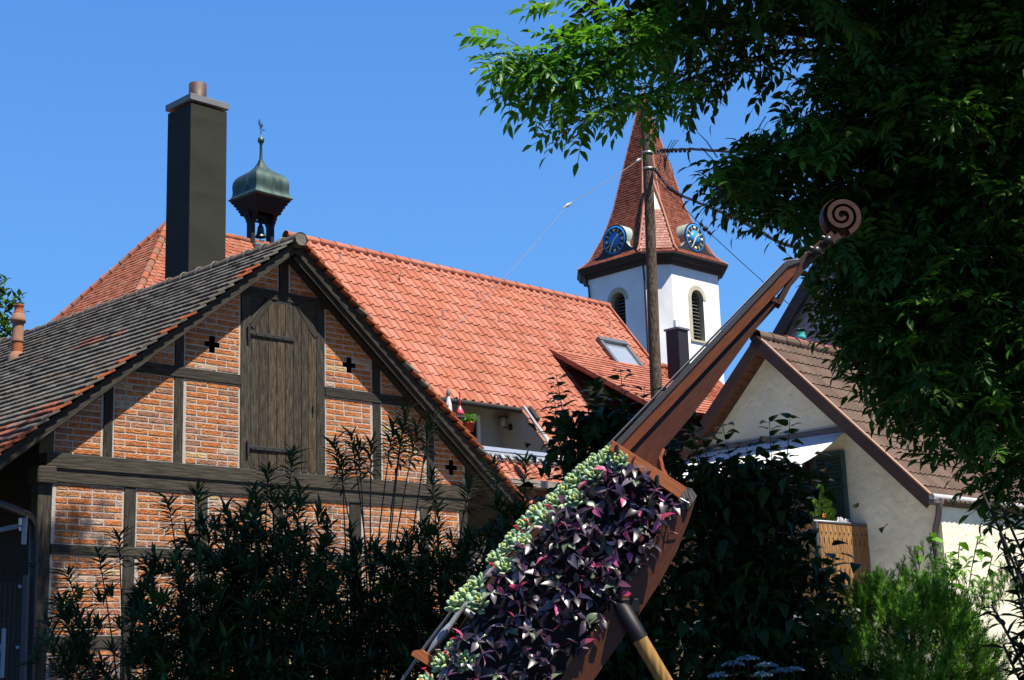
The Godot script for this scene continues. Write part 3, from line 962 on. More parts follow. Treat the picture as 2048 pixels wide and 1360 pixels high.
# ---------------------------------------------------------------- the hipped roof with the bell turret
func make_town_hall() -> void:
	var h := thing("town_hall", "hipped orange tile roof with a copper-domed bell turret behind the barn ridge", "house", town(21.406, 0, -33.94), GRID)
	var peak := Vector3(0, 13.66, 0)
	var pn := deg_to_rad(52.5)
	var pe := deg_to_rad(51.5)
	var oranges := palette("hall_tile", [Color(0.30, 0.098, 0.055), Color(0.33, 0.115, 0.066), Color(0.28, 0.090, 0.048), Color(0.31, 0.130, 0.085), Color(0.25, 0.080, 0.044)], 0.8, "soft", Vector3(1.5, 1.5, 1.5), "rough_n", 0.3)
	var drop := 8.2
	var zn := drop / tan(pn)
	var xe := drop / tan(pe)
	var ev := peak.y - drop
	var st := begin()
	box(st, Vector3(1.6, ev * 0.5, 0), Vector3(2 * xe + 0.8, ev, 2 * zn - 1.0))
	obj("wall", st, mat("loggia_plaster", Color.BLACK), h)
	var roof := node("roof", h)
	st = begin()
	var e := 5.6
	var inside := Vector3(2, 8, 0)
	fan(st, [Vector3(0, peak.y - 0.08, 0), Vector3(-xe, ev, -zn), Vector3(-xe, ev, zn)], inside)
	fan(st, [Vector3(0, peak.y - 0.08, 0), Vector3(-xe, ev, zn), Vector3(e + xe, ev, zn), Vector3(e, peak.y - 0.08, 0)], inside)
	fan(st, [Vector3(0, peak.y - 0.08, 0), Vector3(-xe, ev, -zn), Vector3(e + xe, ev, -zn), Vector3(e, peak.y - 0.08, 0)], inside)
	fan(st, [Vector3(e, peak.y - 0.08, 0), Vector3(e + xe, ev, -zn), Vector3(e + xe, ev, zn)], inside)
	obj("roof_deck", st, mat("hall_deck", Color(0.30, 0.10, 0.055), 0.9), roof)
	var tile := flat_tile(0.172, 0.20, 0.014, 0.10)
	var hip := []
	var front := []
	for k in 31:
		var s := 0.05 + k * 0.145
		var half := s * cos(pe) * (tan(pe) / tan(pn))
		var n := int(half * 2.0 / 0.176)
		for c in n:
			var z := -half + (c + 0.5) * half * 2.0 / n
			var xf := Transform3D(Basis(Vector3.UP, -PI / 2), peak) * on_slope(z, s, Vector3.ZERO, pe, rng.randf_range(-0.004, 0.004))
			hip.append([xf, rng.randi() % 5])
		var left := -s * cos(pn) * (tan(pn) / tan(pe))
		var m := int((5.5 - left) / 0.176)
		for c in m:
			var x := left + 0.09 + c * 0.176
			var xf := on_slope(x, s, peak, pn, rng.randf_range(-0.004, 0.004) + 0.006 * (c % 2))
			front.append([xf, rng.randi() % 4])
	var tint := tinted("hall_tile_tint", 0.8, "soft", Vector3(1.5, 1.5, 1.5), "rough_n", 0.3)
	pieces("tile", tile, roof, hip, oranges, tint, 190)
	front.sort_custom(func(p, q): return absf(p[0].origin.x - 1.6) + absf(p[0].origin.y - 12.9) < absf(q[0].origin.x - 1.6) + absf(q[0].origin.y - 12.9))
	pieces("tile", tile, roof, front, oranges, tint, 110)
	var caps := [oranges[0], oranges[3], mat("hip_mossy", Color(0.28, 0.13, 0.08), 0.95, "blotch", Vector3(5, 5, 5))]
	var near := Vector3(-xe, -drop, zn).normalized() * 5.4
	half_round_caps("hip_tile", peak + near + Vector3(0, 0.02, 0), peak + Vector3(0, 0.02, 0), 0.10, 0.36, caps, roof, 0.01)
	half_round_caps("hip_tile", peak + Vector3(near.x, near.y, -near.z) + Vector3(0, 0.02, 0), peak + Vector3(0, 0.02, 0), 0.10, 0.36, caps, roof, 0.01)
	half_round_caps("ridge_tile", peak + Vector3(e, -0.02, 0), peak + Vector3(0, -0.02, 0), 0.10, 0.36, [oranges[0], oranges[1], caps[2]], roof, 0.012)
	var clip := mat("clip_white", Color(0.8, 0.8, 0.78), 0.4)
	for k in 4:
		st = begin()
		box(st, Vector3.ZERO, Vector3(0.06, 0.04, 0.05), Transform3D.IDENTITY, 0.01)
		obj("hip_clip", st, clip, roof, Transform3D(Basis.IDENTITY, peak + Vector3(near.x, near.y, -near.z) * (0.18 + k * 0.2) + Vector3(0, 0.13, 0)))
	turret(h, Vector3(3.05, 13.55, 0.0))


func square_loft(st: SurfaceTool, prof: Array, xf := Transform3D.IDENTITY) -> void:   # prof: Vector2(half side, height)
	st.set_smooth_group(FLAT)
	for k in 4:
		st.set_smooth_group(10 + k)
		var a := Vector2(1, 1).rotated(k * PI / 2)
		var b := Vector2(1, 1).rotated((k + 1) * PI / 2)
		for i in prof.size() - 1:
			var p: Vector2 = prof[i]
			var q: Vector2 = prof[i + 1]
			fan(st, [xf * Vector3(a.x * p.x, p.y, a.y * p.x), xf * Vector3(b.x * p.x, p.y, b.y * p.x), xf * Vector3(b.x * q.x, q.y, b.y * q.x), xf * Vector3(a.x * q.x, q.y, a.y * q.x)], xf * Vector3(0, (p.y + q.y) * 0.5 - 0.05 * signf(p.x - q.x), 0))
	st.set_smooth_group(FLAT)


func turret(h: Node3D, at: Vector3) -> void:
	var t := node("bell_turret", h, Transform3D(Basis.IDENTITY, at))
	var copper := metal("copper_green", Color(0.105, 0.158, 0.130), 0.55, 0.15, "blotch", Vector3(1.6, 0.5, 1.6))
	var dark := wood("turret_oak", Color(0.016, 0.015, 0.018), 0.7)
	var st := begin()
	square_loft(st, [Vector2(0.62, 1.36), Vector2(0.665, 1.395), Vector2(0.665, 1.42), Vector2(0.615, 1.47), Vector2(0.582, 1.55), Vector2(0.575, 1.66), Vector2(0.585, 1.80), Vector2(0.572, 1.93), Vector2(0.532, 2.03), Vector2(0.455, 2.12), Vector2(0.345, 2.20), Vector2(0.235, 2.28), Vector2(0.14, 2.39), Vector2(0.075, 2.52), Vector2(0.05, 2.62)])
	obj("dome", st, copper, t)
	st = begin()
	for k in 4:   # standing seams
		var pts := []
		for p in [[0.58, 1.50], [0.58, 1.66], [0.58, 1.80], [0.56, 1.92], [0.51, 2.03], [0.425, 2.12], [0.315, 2.20], [0.21, 2.29], [0.13, 2.40]]:
			pts.append(Vector3(p[0] * 0.25, p[1], p[0] + 0.004).rotated(Vector3.UP, k * PI / 2))
		tube(st, pts, 0.012, 4)
	obj("seam", st, mat("seam", Color(0.055, 0.08, 0.07), 0.6), t)
	st = begin()
	lathe(st, [Vector2(0.055, 2.55), Vector2(0.045, 2.70), Vector2(0.036, 3.08), Vector2(0.05, 3.10), Vector2(0.045, 3.12), Vector2(0.085, 3.16), Vector2(0.098, 3.22), Vector2(0.085, 3.285), Vector2(0.03, 3.32), Vector2(0.018, 3.42), Vector2(0.016, 3.60)], 18)
	obj("finial", st, copper, t)
	var cock := node("weathercock", t, Transform3D(Basis(Vector3.UP, 0.3), Vector3(0, 3.62, 0)))
	st = begin()
	prism(st, flat2([-0.02, -0.02, 0.035, -0.01, 0.06, 0.05, 0.10, 0.09, 0.075, 0.10, 0.06, 0.13, 0.03, 0.10, 0.0, 0.06, -0.05, 0.10, -0.06, 0.18, -0.10, 0.24, -0.085, 0.16, -0.13, 0.17, -0.10, 0.11, -0.14, 0.10, -0.09, 0.06, -0.06, 0.0]), -0.006, 0.006)
	obj("figure", st, copper, cock)
	st = begin()
	tube(st, [Vector3(-0.12, -0.05, 0), Vector3(0.15, -0.05, 0)], 0.007, 5)
	tube(st, [Vector3(0, -0.1, 0), Vector3(0, 0.2, 0)], 0.006, 5)
	prism(st, flat2([0.11, -0.08, 0.19, -0.05, 0.11, -0.02]), -0.005, 0.005)
	obj("arrow", st, copper, cock)
	st = begin()
	square_loft(st, [Vector2(0.30, 0.94), Vector2(0.42, 0.945), Vector2(0.42, 1.02), Vector2(0.455, 1.04), Vector2(0.455, 1.10), Vector2(0.50, 1.13), Vector2(0.50, 1.19), Vector2(0.55, 1.22), Vector2(0.55, 1.27), Vector2(0.60, 1.31), Vector2(0.615, 1.365)])
	box(st, Vector3(0, 1.33, 0), Vector3(1.15, 0.06, 1.15))
	obj("cornice", st, dark, t)
	for sx in [-1.0, 1.0]:
		st = begin()
		box(st, Vector3(0, 0.46, 0), Vector3(0.13, 1.0, 0.25), Transform3D.IDENTITY, 0.012)
		obj("post", st, dark, t, Transform3D(Basis.IDENTITY, Vector3(sx * 0.335, 0, 0)))
		st = begin()
		prism(st, flat2([0, -0.08, 0.03, 0.0, 0.03, 0.05, 0.07, 0.10, 0.07, 0.15, 0.11, 0.20, 0.11, 0.27, 0.0, 0.27]), -0.10, 0.10)
		obj("bracket", st, dark, t, Transform3D(Basis(Vector3.UP, 0.0 if sx > 0 else PI), Vector3(sx * 0.395, 0.68, 0)))
		for sz in [-1.0, 1.0]:
			st = begin()
			prism(st, flat2([0, -0.02, 0.05, 0.05, 0.05, 0.10, 0.12, 0.16, 0.12, 0.21, 0.20, 0.27, 0.0, 0.27]), -0.065, 0.065)
			obj("bracket", st, dark, t, Transform3D(Basis(Vector3.UP, -PI / 2 if sz > 0 else PI / 2), Vector3(sx * 0.335, 0.68, sz * 0.12)))
	st = begin()
	box(st, Vector3(0, 0.90, 0), Vector3(0.60, 0.09, 0.20))
	prism(st, flat2([-0.275, 0.68, -0.12, 0.86, -0.275, 0.86]), -0.07, 0.07)
	prism(st, flat2([0.275, 0.68, 0.275, 0.86, 0.12, 0.86]), -0.07, 0.07)
	obj("brace", st, dark, t)
	st = begin()
	box(st, Vector3(0, -0.15, 0), Vector3(0.8, 0.34, 0.72), Transform3D.IDENTITY, 0.06)
	obj("flashing", st, metal("lead", Color.BLACK), t)
	# the bell hangs in the turret
	var b := thing("bell", "small dark bronze bell hanging in the open turret under the copper dome", "bell", Vector3.ZERO, GRID)
	b.transform = h.transform * t.transform * Transform3D(Basis.IDENTITY, Vector3(0, 0.16, 0))
	var bronze := metal("bell_bronze", Color(0.05, 0.06, 0.055), 0.45, 0.6)
	st = begin()
	lathe(st, [Vector2(0.165, 0.13), Vector2(0.158, 0.15), Vector2(0.118, 0.22), Vector2(0.098, 0.32), Vector2(0.09, 0.42), Vector2(0.06, 0.47), Vector2(0.0, 0.48)], 24)
	obj("bell_body", st, bronze, b)
	st = begin()
	box(st, Vector3(0, 0.575, 0), Vector3(0.56, 0.06, 0.06), Transform3D.IDENTITY, 0.01)
	box(st, Vector3(0, 0.53, 0), Vector3(0.08, 0.14, 0.08), Transform3D.IDENTITY, 0.01)
	lathe(st, [Vector2(0.1, 0.58), Vector2(0.10, 0.63), Vector2(0.05, 0.66), Vector2(0.02, 0.71), Vector2(0.0, 0.72)], 12)
	obj("yoke", st, dark, b)
	st = begin()
	tube(st, [Vector3(0, 0.45, 0), Vector3(0, 0.16, 0), Vector3(0, 0.04, 0)], [0.01, 0.018, 0.01], 8)
	obj("clapper", st, bronze, b)


# ---------------------------------------------------------------- the church tower
func octagon(k: float, mix: float) -> Array:   # corners at scale k; mix 0: walls (broad faces), 1: regular
	var a := 2.125
	var w := 3.225
	var out := []
	for i in 8:
		var c: Vector2 = [Vector2(w, a), Vector2(a, w), Vector2(-a, w), Vector2(-w, a), Vector2(-w, -a), Vector2(-a, -w), Vector2(a, -w), Vector2(w, -a)][i]
		var r := Vector2(3.45, 0).rotated(PI / 8 + i * PI / 4)
		c = c.lerp(r, mix) * k
		out.append(c)
	return out


func make_church() -> void:
	var h := thing("church_tower", "white octagonal church tower with a steep red tiled spire and blue clocks", "church tower", Vector3(8.41, 0, -85.79), deg_to_rad(44.5))
	var white := mat("white_plaster", Color(1.0, 1.0, 0.99), 0.92, "stain", Vector3(0.12, 0.05, 0.12))
	var stone := mat("surround_stone", Color(0.50, 0.47, 0.34), 0.9, "soft", Vector3(1, 1, 1), "rough_n", 0.3)
	var csg := CSGCombiner3D.new()
	csg.name = "wall"
	h.add_child(csg)
	var body := CSGPolygon3D.new()
	body.name = "shaft"
	body.polygon = PackedVector2Array(octagon(1.0, 0.0))
	body.depth = 23.7
	body.material = white
	body.rotation.x = PI / 2
	csg.add_child(body)
	body.position.y = 23.7 if false else 0.0
	for k in 2:   # belfry openings cut into the two broad faces seen
		var cut := CSGPolygon3D.new()
		cut.name = "opening"
		cut.operation = CSGShape3D.OPERATION_SUBTRACTION
		cut.polygon = arch(0.55, 19.42, 21.86)
		cut.depth = 1.0
		cut.material = stone
		cut.transform = face(k) * Transform3D(Basis.IDENTITY, Vector3(0.06, 0, 0.3))
		csg.add_child(cut)
	for k in 2:
		var w := node("belfry_window", h, face(k) * Transform3D(Basis.IDENTITY, Vector3(0.06, 0, 0)))
		var st := begin()   # painted stone surround
		var inner := arch(0.55, 19.42, 21.86)
		var outer := arch(0.80, 19.25, 21.88)
		for i in range(1, inner.size() - 1):
			var a := Vector3(inner[i].x, inner[i].y, 0.03)
			var b := Vector3(inner[i + 1].x, inner[i + 1].y, 0.03)
			var c := Vector3(outer[i + 1].x, outer[i + 1].y, 0.03)
			var d := Vector3(outer[i].x, outer[i].y, 0.03)
			fan(st, [a, b, c, d], (a + c) * 0.5 - Vector3(0, 0, 0.1))
			fan(st, [d, c, c - Vector3(0, 0, 0.06), d - Vector3(0, 0, 0.06)], Vector3(0, 21, 0))
		obj("surround", st, stone, w)
		st = begin()
		box(st, Vector3(0, 19.36, 0.02), Vector3(1.6, 0.12, 0.12))
		obj("sill", st, stone, w)
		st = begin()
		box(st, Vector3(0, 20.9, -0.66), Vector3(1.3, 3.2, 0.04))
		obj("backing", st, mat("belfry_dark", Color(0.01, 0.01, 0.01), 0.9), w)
		var slat := mat("slat", Color(0.10, 0.095, 0.09), 0.8)
		for i in 14:
			var y := 19.55 + i * 0.205
			var half := 0.54 if y < 21.86 else sqrt(maxf(0.01, 0.3 - (y - 21.86) * (y - 21.86)))
			st = begin()
			box(st, Vector3.ZERO, Vector3(half * 2.0, 0.025, 0.16))
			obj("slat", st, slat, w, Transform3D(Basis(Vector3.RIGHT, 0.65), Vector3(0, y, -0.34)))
	# eaves
	var st := begin()
	loft8(st, [[23.58, 1.0, 0.0], [23.62, 1.06, 0.0], [23.80, 1.08, 0.02], [23.84, 1.13, 0.04], [24.02, 1.155, 0.05], [24.10, 1.175, 0.05], [24.17, 1.175, 0.05]])
	obj("cornice", st, mat("eaves_brown", Color(0.035, 0.022, 0.018), 0.6), h)
	# spire: flared foot, then straight to the tip, laid with small plain tiles
	var roof := node("spire", h)
	var prof := [[24.16, 1.175, 0.05], [24.40, 1.08, 0.07], [24.72, 0.985, 0.09], [25.4, 0.885, 0.11], [26.1, 0.775, 0.14], [27.0, 0.67, 0.17], [27.9, 0.58, 0.2], [35.5, 0.004, 0.3]]
	st = begin()
	loft8(st, prof)
	obj("roof_deck", st, mat("spire_deck", Color(0.25, 0.085, 0.055), 0.9), roof)
	var reds := palette("spire_tile", [Color(0.195, 0.062, 0.034), Color(0.160, 0.050, 0.028), Color(0.215, 0.073, 0.042), Color(0.14, 0.042, 0.025)], 0.55, "soft", Vector3(1, 1, 1))
	var list := []
	var tint := []
	for f in [1, 2, 3, 0]:
		var y := 24.2
		while y < 35.2:
			var e := spire_edge(prof, y, f)
			var e2 := spire_edge(prof, y + 0.2, f)
			var a: Vector3 = e[0]
			var b: Vector3 = e[1]
			var n := maxi(1, int(a.distance_to(b) / 0.21))
			var up: Vector3 = ((e2[0] + e2[1]) * 0.5 - (a + b) * 0.5).normalized()
			var along := (b - a).normalized()
			var out := along.cross(up).normalized()
			if out.dot(Vector3(a.x, 0, a.z)) < 0.0: out = -out
			for i in n:
				var at := a.lerp(b, (i + 0.5 * (1.0 if int(y * 10) % 4 < 2 else 0.6)) / n) + out * rng.randf_range(0.0, 0.008)
				var xb := out.cross(-up).normalized()
				list.append(Transform3D(Basis(xb * minf(1.1, a.distance_to(b) / n / 0.2), out, -up), at + up * 0.2))
				tint.append([Color(0.195, 0.062, 0.034), Color(0.160, 0.050, 0.028), Color(0.215, 0.073, 0.042), Color(0.14, 0.042, 0.025)][rng.randi() % 4])
			y += 0.17 * up.y
	scatter("tile", flat_tile(0.195, 0.24, 0.022, 0.10), tinted("spire_tint", 0.5, "soft", Vector3(1, 1, 1)), roof, list, tint)
	var hipc := mat("spire_hip", Color(0.36, 0.15, 0.10), 0.7)
	for i in 8:
		if i in [1, 2, 3, 4, 0]:
			var pts := []
			for p in prof:
				var c: Vector2 = octagon(p[1], p[2])[i]
				pts.append(Vector3(c.x, p[0] + 0.03, c.y))
			st = begin()
			tube(st, pts, 0.055, 6)
			obj("hip_tile", st, hipc, roof)
	st = begin()
	lathe(st, [Vector2(0.1, 35.2), Vector2(0.05, 35.6), Vector2(0.16, 35.75), Vector2(0.05, 35.9), Vector2(0.03, 36.8)], 12)
	obj("finial", st, metal("copper_green", Color.BLACK), roof)
	sheen_panel(roof, prof)
	for k in 2:
		clock(h, face(k), k)
	var pipe := mat("pipe_dark", Color(0.04, 0.03, 0.028), 0.5)
	for c in [Vector2(-3.24, 2.2), Vector2(-3.26, -2.05)]:
		st = begin()
		tube(st, [Vector3(c.x * 1.08, 23.7, c.y * 1.05), Vector3(c.x * 1.03, 23.2, c.y), Vector3(c.x * 1.02, 22.8, c.y), Vector3(c.x * 1.02, 0.2, c.y)], 0.055, 8)
		obj("downpipe", st, pipe, h)
	# low roof of the nave at the foot of the shaft
	st = begin()
	loft8(st, [[16.3, 1.04, 0.0], [16.55, 1.05, 0.0], [16.6, 1.0, 0.0]])
	obj("ledge", st, mat("ledge_lead", Color(0.17, 0.18, 0.19), 0.6), h)
	st = begin()
	var apex := Vector3(0.0, 16.2, 3.3)
	for k in 5:
		var p := Vector3(-2.4, 12.0, 5.5).lerp(Vector3(2.4, 12.0, 5.5), k / 5.0)
		var q := Vector3(-2.4, 12.0, 5.5).lerp(Vector3(2.4, 12.0, 5.5), (k + 1) / 5.0)
		fan(st, [apex + Vector3(-1.5 + 0.6 * k, 0, 0), p, q, apex + Vector3(-0.9 + 0.6 * k, 0, 0)], Vector3(0, 8, 0))
	obj("nave_roof", st, mat("nave_slate", Color(0.22, 0.22, 0.22), 0.7), h)


func arch(half: float, y0: float, spring: float) -> PackedVector2Array:
	var p := PackedVector2Array([Vector2(-half, y0), Vector2(half, y0)])
	for i in 17:
		var a := PI * i / 16.0
		p.append(Vector2(cos(a) * half, spring + sin(a) * half))
	p.append(Vector2(-half, y0))
	p.remove_at(0)
	return p


func face(k: int) -> Transform3D:   # 0: broad face towards +z (right in view), 1: towards -x (left in view); local x to the viewer's right, z outwards
	if k == 0:
		return Transform3D(Basis.IDENTITY, Vector3(0, 0, 3.225))
	return Transform3D(Basis(Vector3(0, 0, 1), Vector3.UP, Vector3(-1, 0, 0)), Vector3(-3.225, 0, 0))


func loft8(st: SurfaceTool, prof: Array) -> void:   # prof: [height, scale, mix]
	for j in prof.size() - 1:
		var p := octagon(prof[j][1], prof[j][2])
		var q := octagon(prof[j + 1][1], prof[j + 1][2])
		for i in 8:
			var n := (i + 1) % 8
			fan(st, [Vector3(p[i].x, prof[j][0], p[i].y), Vector3(p[n].x, prof[j][0], p[n].y), Vector3(q[n].x, prof[j + 1][0], q[n].y), Vector3(q[i].x, prof[j + 1][0], q[i].y)], Vector3(0, prof[j][0], 0))


func spire_edge(prof: Array, y: float, f: int) -> Array:
	for j in prof.size() - 1:
		if y < prof[j + 1][0] or j == prof.size() - 2:
			var t: float = clampf((y - prof[j][0]) / (prof[j + 1][0] - prof[j][0]), 0.0, 1.0)
			var o := octagon(lerpf(prof[j][1], prof[j + 1][1], t), lerpf(prof[j][2], prof[j + 1][2], t))
			var a: Vector2 = o[f]
			var b: Vector2 = o[(f + 1) % 8]
			return [Vector3(a.x, y, a.y), Vector3(b.x, y, b.y)]
	return []


func sheen_panel(roof: Node3D, prof: Array) -> void:   # added pale panel; the narrow face highlight between the clocks put into tile colour
	var g := node("sheen_panel", roof, Transform3D(Basis(Vector3.UP, -PI / 4), Vector3.ZERO))
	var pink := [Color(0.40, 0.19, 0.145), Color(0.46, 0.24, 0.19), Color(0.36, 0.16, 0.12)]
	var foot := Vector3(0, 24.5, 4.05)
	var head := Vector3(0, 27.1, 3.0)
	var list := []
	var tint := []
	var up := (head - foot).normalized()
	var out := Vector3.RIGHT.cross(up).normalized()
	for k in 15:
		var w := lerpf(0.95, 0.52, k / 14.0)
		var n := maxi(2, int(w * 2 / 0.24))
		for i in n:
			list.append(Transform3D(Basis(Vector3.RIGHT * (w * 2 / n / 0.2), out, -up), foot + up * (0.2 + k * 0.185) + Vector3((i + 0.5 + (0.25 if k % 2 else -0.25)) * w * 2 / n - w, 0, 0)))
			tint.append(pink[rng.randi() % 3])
	scatter("tile", flat_tile(0.195, 0.24, 0.022, 0.10), tinted("sheen_tint", 0.35, "soft", Vector3(1, 1, 1)), g, list, tint)
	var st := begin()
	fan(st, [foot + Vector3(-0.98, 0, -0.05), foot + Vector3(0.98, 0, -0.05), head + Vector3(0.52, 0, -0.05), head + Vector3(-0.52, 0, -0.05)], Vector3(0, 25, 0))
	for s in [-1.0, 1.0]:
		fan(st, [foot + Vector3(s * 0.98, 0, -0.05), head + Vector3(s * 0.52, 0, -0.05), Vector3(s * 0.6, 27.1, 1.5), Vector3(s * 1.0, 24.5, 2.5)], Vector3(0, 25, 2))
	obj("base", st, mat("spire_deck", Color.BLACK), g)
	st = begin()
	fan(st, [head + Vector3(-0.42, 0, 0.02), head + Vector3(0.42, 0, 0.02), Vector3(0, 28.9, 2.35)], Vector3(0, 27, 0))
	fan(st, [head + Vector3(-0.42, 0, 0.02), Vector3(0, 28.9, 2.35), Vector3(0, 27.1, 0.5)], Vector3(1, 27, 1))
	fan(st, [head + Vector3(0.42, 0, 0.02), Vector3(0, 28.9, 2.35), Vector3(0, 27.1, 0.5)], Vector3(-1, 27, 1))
	obj("front", st, metal("panel_sheet", Color(0.46, 0.50, 0.42), 0.5, 0.2), g)
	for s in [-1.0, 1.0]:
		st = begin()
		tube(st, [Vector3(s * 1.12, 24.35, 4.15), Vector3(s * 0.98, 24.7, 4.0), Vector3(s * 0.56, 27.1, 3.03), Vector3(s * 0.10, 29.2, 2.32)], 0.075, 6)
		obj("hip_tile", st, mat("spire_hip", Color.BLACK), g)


func clock(h: Node3D, at: Transform3D, k: int) -> void:
	var c := node("clock", h, at * Transform3D(Basis.IDENTITY, Vector3(0.10, 25.50, 0.06)))
	var black := mat("clock_black", Color(0.015, 0.015, 0.017) if k else Color(0.03, 0.028, 0.028), 0.5)
	var copper := metal("clock_copper", Color(0.30, 0.40, 0.37), 0.6, 0.1, "soft", Vector3(1, 1, 1))
	var blue := mat("clock_blue", Color(0.02, 0.24, 0.68), 0.45)
	var gold := metal("clock_gold", Color(0.75, 0.66, 0.36), 0.45, 0.3)
	var half := []   # bell-shaped board: round head, sweeping out to the foot
	for i in 15:
		var a := PI / 2 - i * (PI / 2 + 0.35) / 14.0
		half.append(Vector2(cos(a) * 0.92, sin(a) * 0.92))
	half.append_array([Vector2(0.93, -0.38), Vector2(1.04, -0.54), Vector2(1.28, -0.70), Vector2(1.80, -0.80), Vector2(1.85, -1.1)])
	var outline := PackedVector2Array()
	for p in half:
		outline.append(p)
	for i in range(half.size() - 1, 0, -1):
		outline.append(Vector2(-half[i].x, half[i].y))
	var st := begin()
	prism(st, outline, -0.02, 0.03)
	obj("board", st, black, c)
	st = begin()   # sheet hood running back into the spire
	for i in outline.size():
		var a := outline[i]
		var b := outline[(i + 1) % outline.size()]
		if a.y < -0.9 or b.y < -0.9: continue
		st.set_smooth_group(4)
		quad(st, Vector3(a.x, a.y, -0.02), Vector3(a.x, a.y, -1.9), Vector3(b.x, b.y, -1.9), Vector3(b.x, b.y, -0.02))
	obj("hood", st, copper, c)
	st = begin()
	lathe(st, [Vector2(0.75, 0.03), Vector2(0.83, 0.03), Vector2(0.83, 0.055), Vector2(0.75, 0.055)], 48, Transform3D(Basis(Vector3.RIGHT, PI / 2), Vector3.ZERO))
	obj("rim", st, blue, c)
	st = begin()
	lathe(st, [Vector2(0.47, 0.0), Vector2(0.47, 0.042), Vector2(0.0, 0.042)], 40, Transform3D(Basis(Vector3.RIGHT, PI / 2), Vector3.ZERO))
	obj("dial", st, blue, c)
	for i in 12:
		var a := i * PI / 6
		st = begin()
		if i % 3 == 0:
			lathe(st, [Vector2(0.105, 0.03), Vector2(0.105, 0.05), Vector2(0.0, 0.05)], 18, Transform3D(Basis(Vector3.RIGHT, PI / 2), Vector3(sin(a) * 0.61, cos(a) * 0.61, 0)))
		else:
			box(st, Vector3(0, 0.61, 0.04), Vector3(0.05, 0.23, 0.02), Transform3D(Basis(Vector3.BACK, -a), Vector3.ZERO))
		obj("hour_mark", st, gold, c)
	st = begin()   # twenty-five to two
	prism(st, flat2([-0.03, -0.12, 0.03, -0.12, 0.045, 0.30, 0.10, 0.36, 0.0, 0.50, -0.10, 0.36, -0.045, 0.30]), 0.058, 0.07, Transform3D(Basis(Vector3.BACK, -deg_to_rad(47)), Vector3.ZERO))
	obj("hour_hand", st, gold, c)
	st = begin()
	prism(st, flat2([-0.035, -0.16, 0.035, -0.16, 0.05, 0.2, 0.02, 0.72, -0.02, 0.72, -0.05, 0.2]), 0.074, 0.086, Transform3D(Basis(Vector3.BACK, -deg_to_rad(212)), Vector3.ZERO))
	obj("minute_hand", st, gold, c)


# ---------------------------------------------------------------- low house with the small chimney, in front of the church
func make_annex() -> void:
	var h := thing("low_red_roofed_house", "low house with dark red tiles and a small clad chimney below the church", "house", town(31.0, 0, -26.6), GRID)
	var reds := palette("annex_tile", [Color(0.26, 0.075, 0.045), Color(0.21, 0.055, 0.035), Color(0.30, 0.095, 0.055)], 0.8, "soft", Vector3(2, 2, 2))
	var ridge := Vector3(0, 10.1, -0.6)
	var st := begin()
	box(st, Vector3(2.5, 3.3, 0.6), Vector3(5.6, 6.6, 6.5))
	obj("wall", st, mat("loggia_plaster", Color.BLACK), h)
	st = begin()
	var p := deg_to_rad(45)
	box(st, Vector3(2.5, -0.06, 2.7), Vector3(6.4, 0.08, 5.4), on_slope(0, 0, ridge, p))
	box(st, Vector3(2.5, -0.06, 2.7), Vector3(6.4, 0.08, 5.4), Transform3D(Basis(Vector3.UP, PI), Vector3(5.0, 0, -1.2)) * on_slope(0, 0, ridge, p))
	obj("roof_deck", st, mat("roof_deck", Color.BLACK), h)
	var list := []
	for k in 9:
		for c in 28:
			list.append([on_slope(-0.5 + c * 0.2115, 0.03 + k * 0.307, ridge, p), rng.randi() % 3])
	pieces("tile", pantile(0.2115, 0.34, 0.030), h, list, reds, tinted("annex_tint", 0.8, "soft", Vector3(2, 2, 2)), 120)
	half_round_caps("ridge_tile", ridge + Vector3(-0.7, 0, 0), ridge + Vector3(5.7, 0, 0), 0.10, 0.40, [reds[2]], h)
	var c := node("chimney", h, Transform3D(Basis.IDENTITY, Vector3(2.44, 0, 0.49)))
	st = begin()
	box(st, Vector3(0, 9.95, 0), Vector3(0.46, 1.9, 0.46), Transform3D.IDENTITY, 0.006)
	obj("cladding", st, metal("small_chimney", Color(0.028, 0.022, 0.022), 0.5, 0.3), c)
	st = begin()
	box(st, Vector3(0, 10.93, 0), Vector3(0.54, 0.06, 0.54), Transform3D.IDENTITY, 0.006)
	obj("cap", st, metal("small_cap", Color(0.22, 0.25, 0.29), 0.5, 0.5), c)
	st = begin()
	lathe(st, [Vector2(0.085, 10.9), Vector2(0.085, 11.22), Vector2(0.07, 11.22), Vector2(0.07, 10.95)], 16)
	obj("flue", st, metal("small_flue", Color(0.45, 0.50, 0.56), 0.4, 0.6), c)
	st = begin()
	box(st, Vector3(0, 0.05, 0.30), Vector3(0.9, 0.03, 0.7), Transform3D(Basis(Vector3.RIGHT, p), Vector3(0, 9.22, 0.20)))
	obj("flashing", st, metal("lead", Color.BLACK), c)


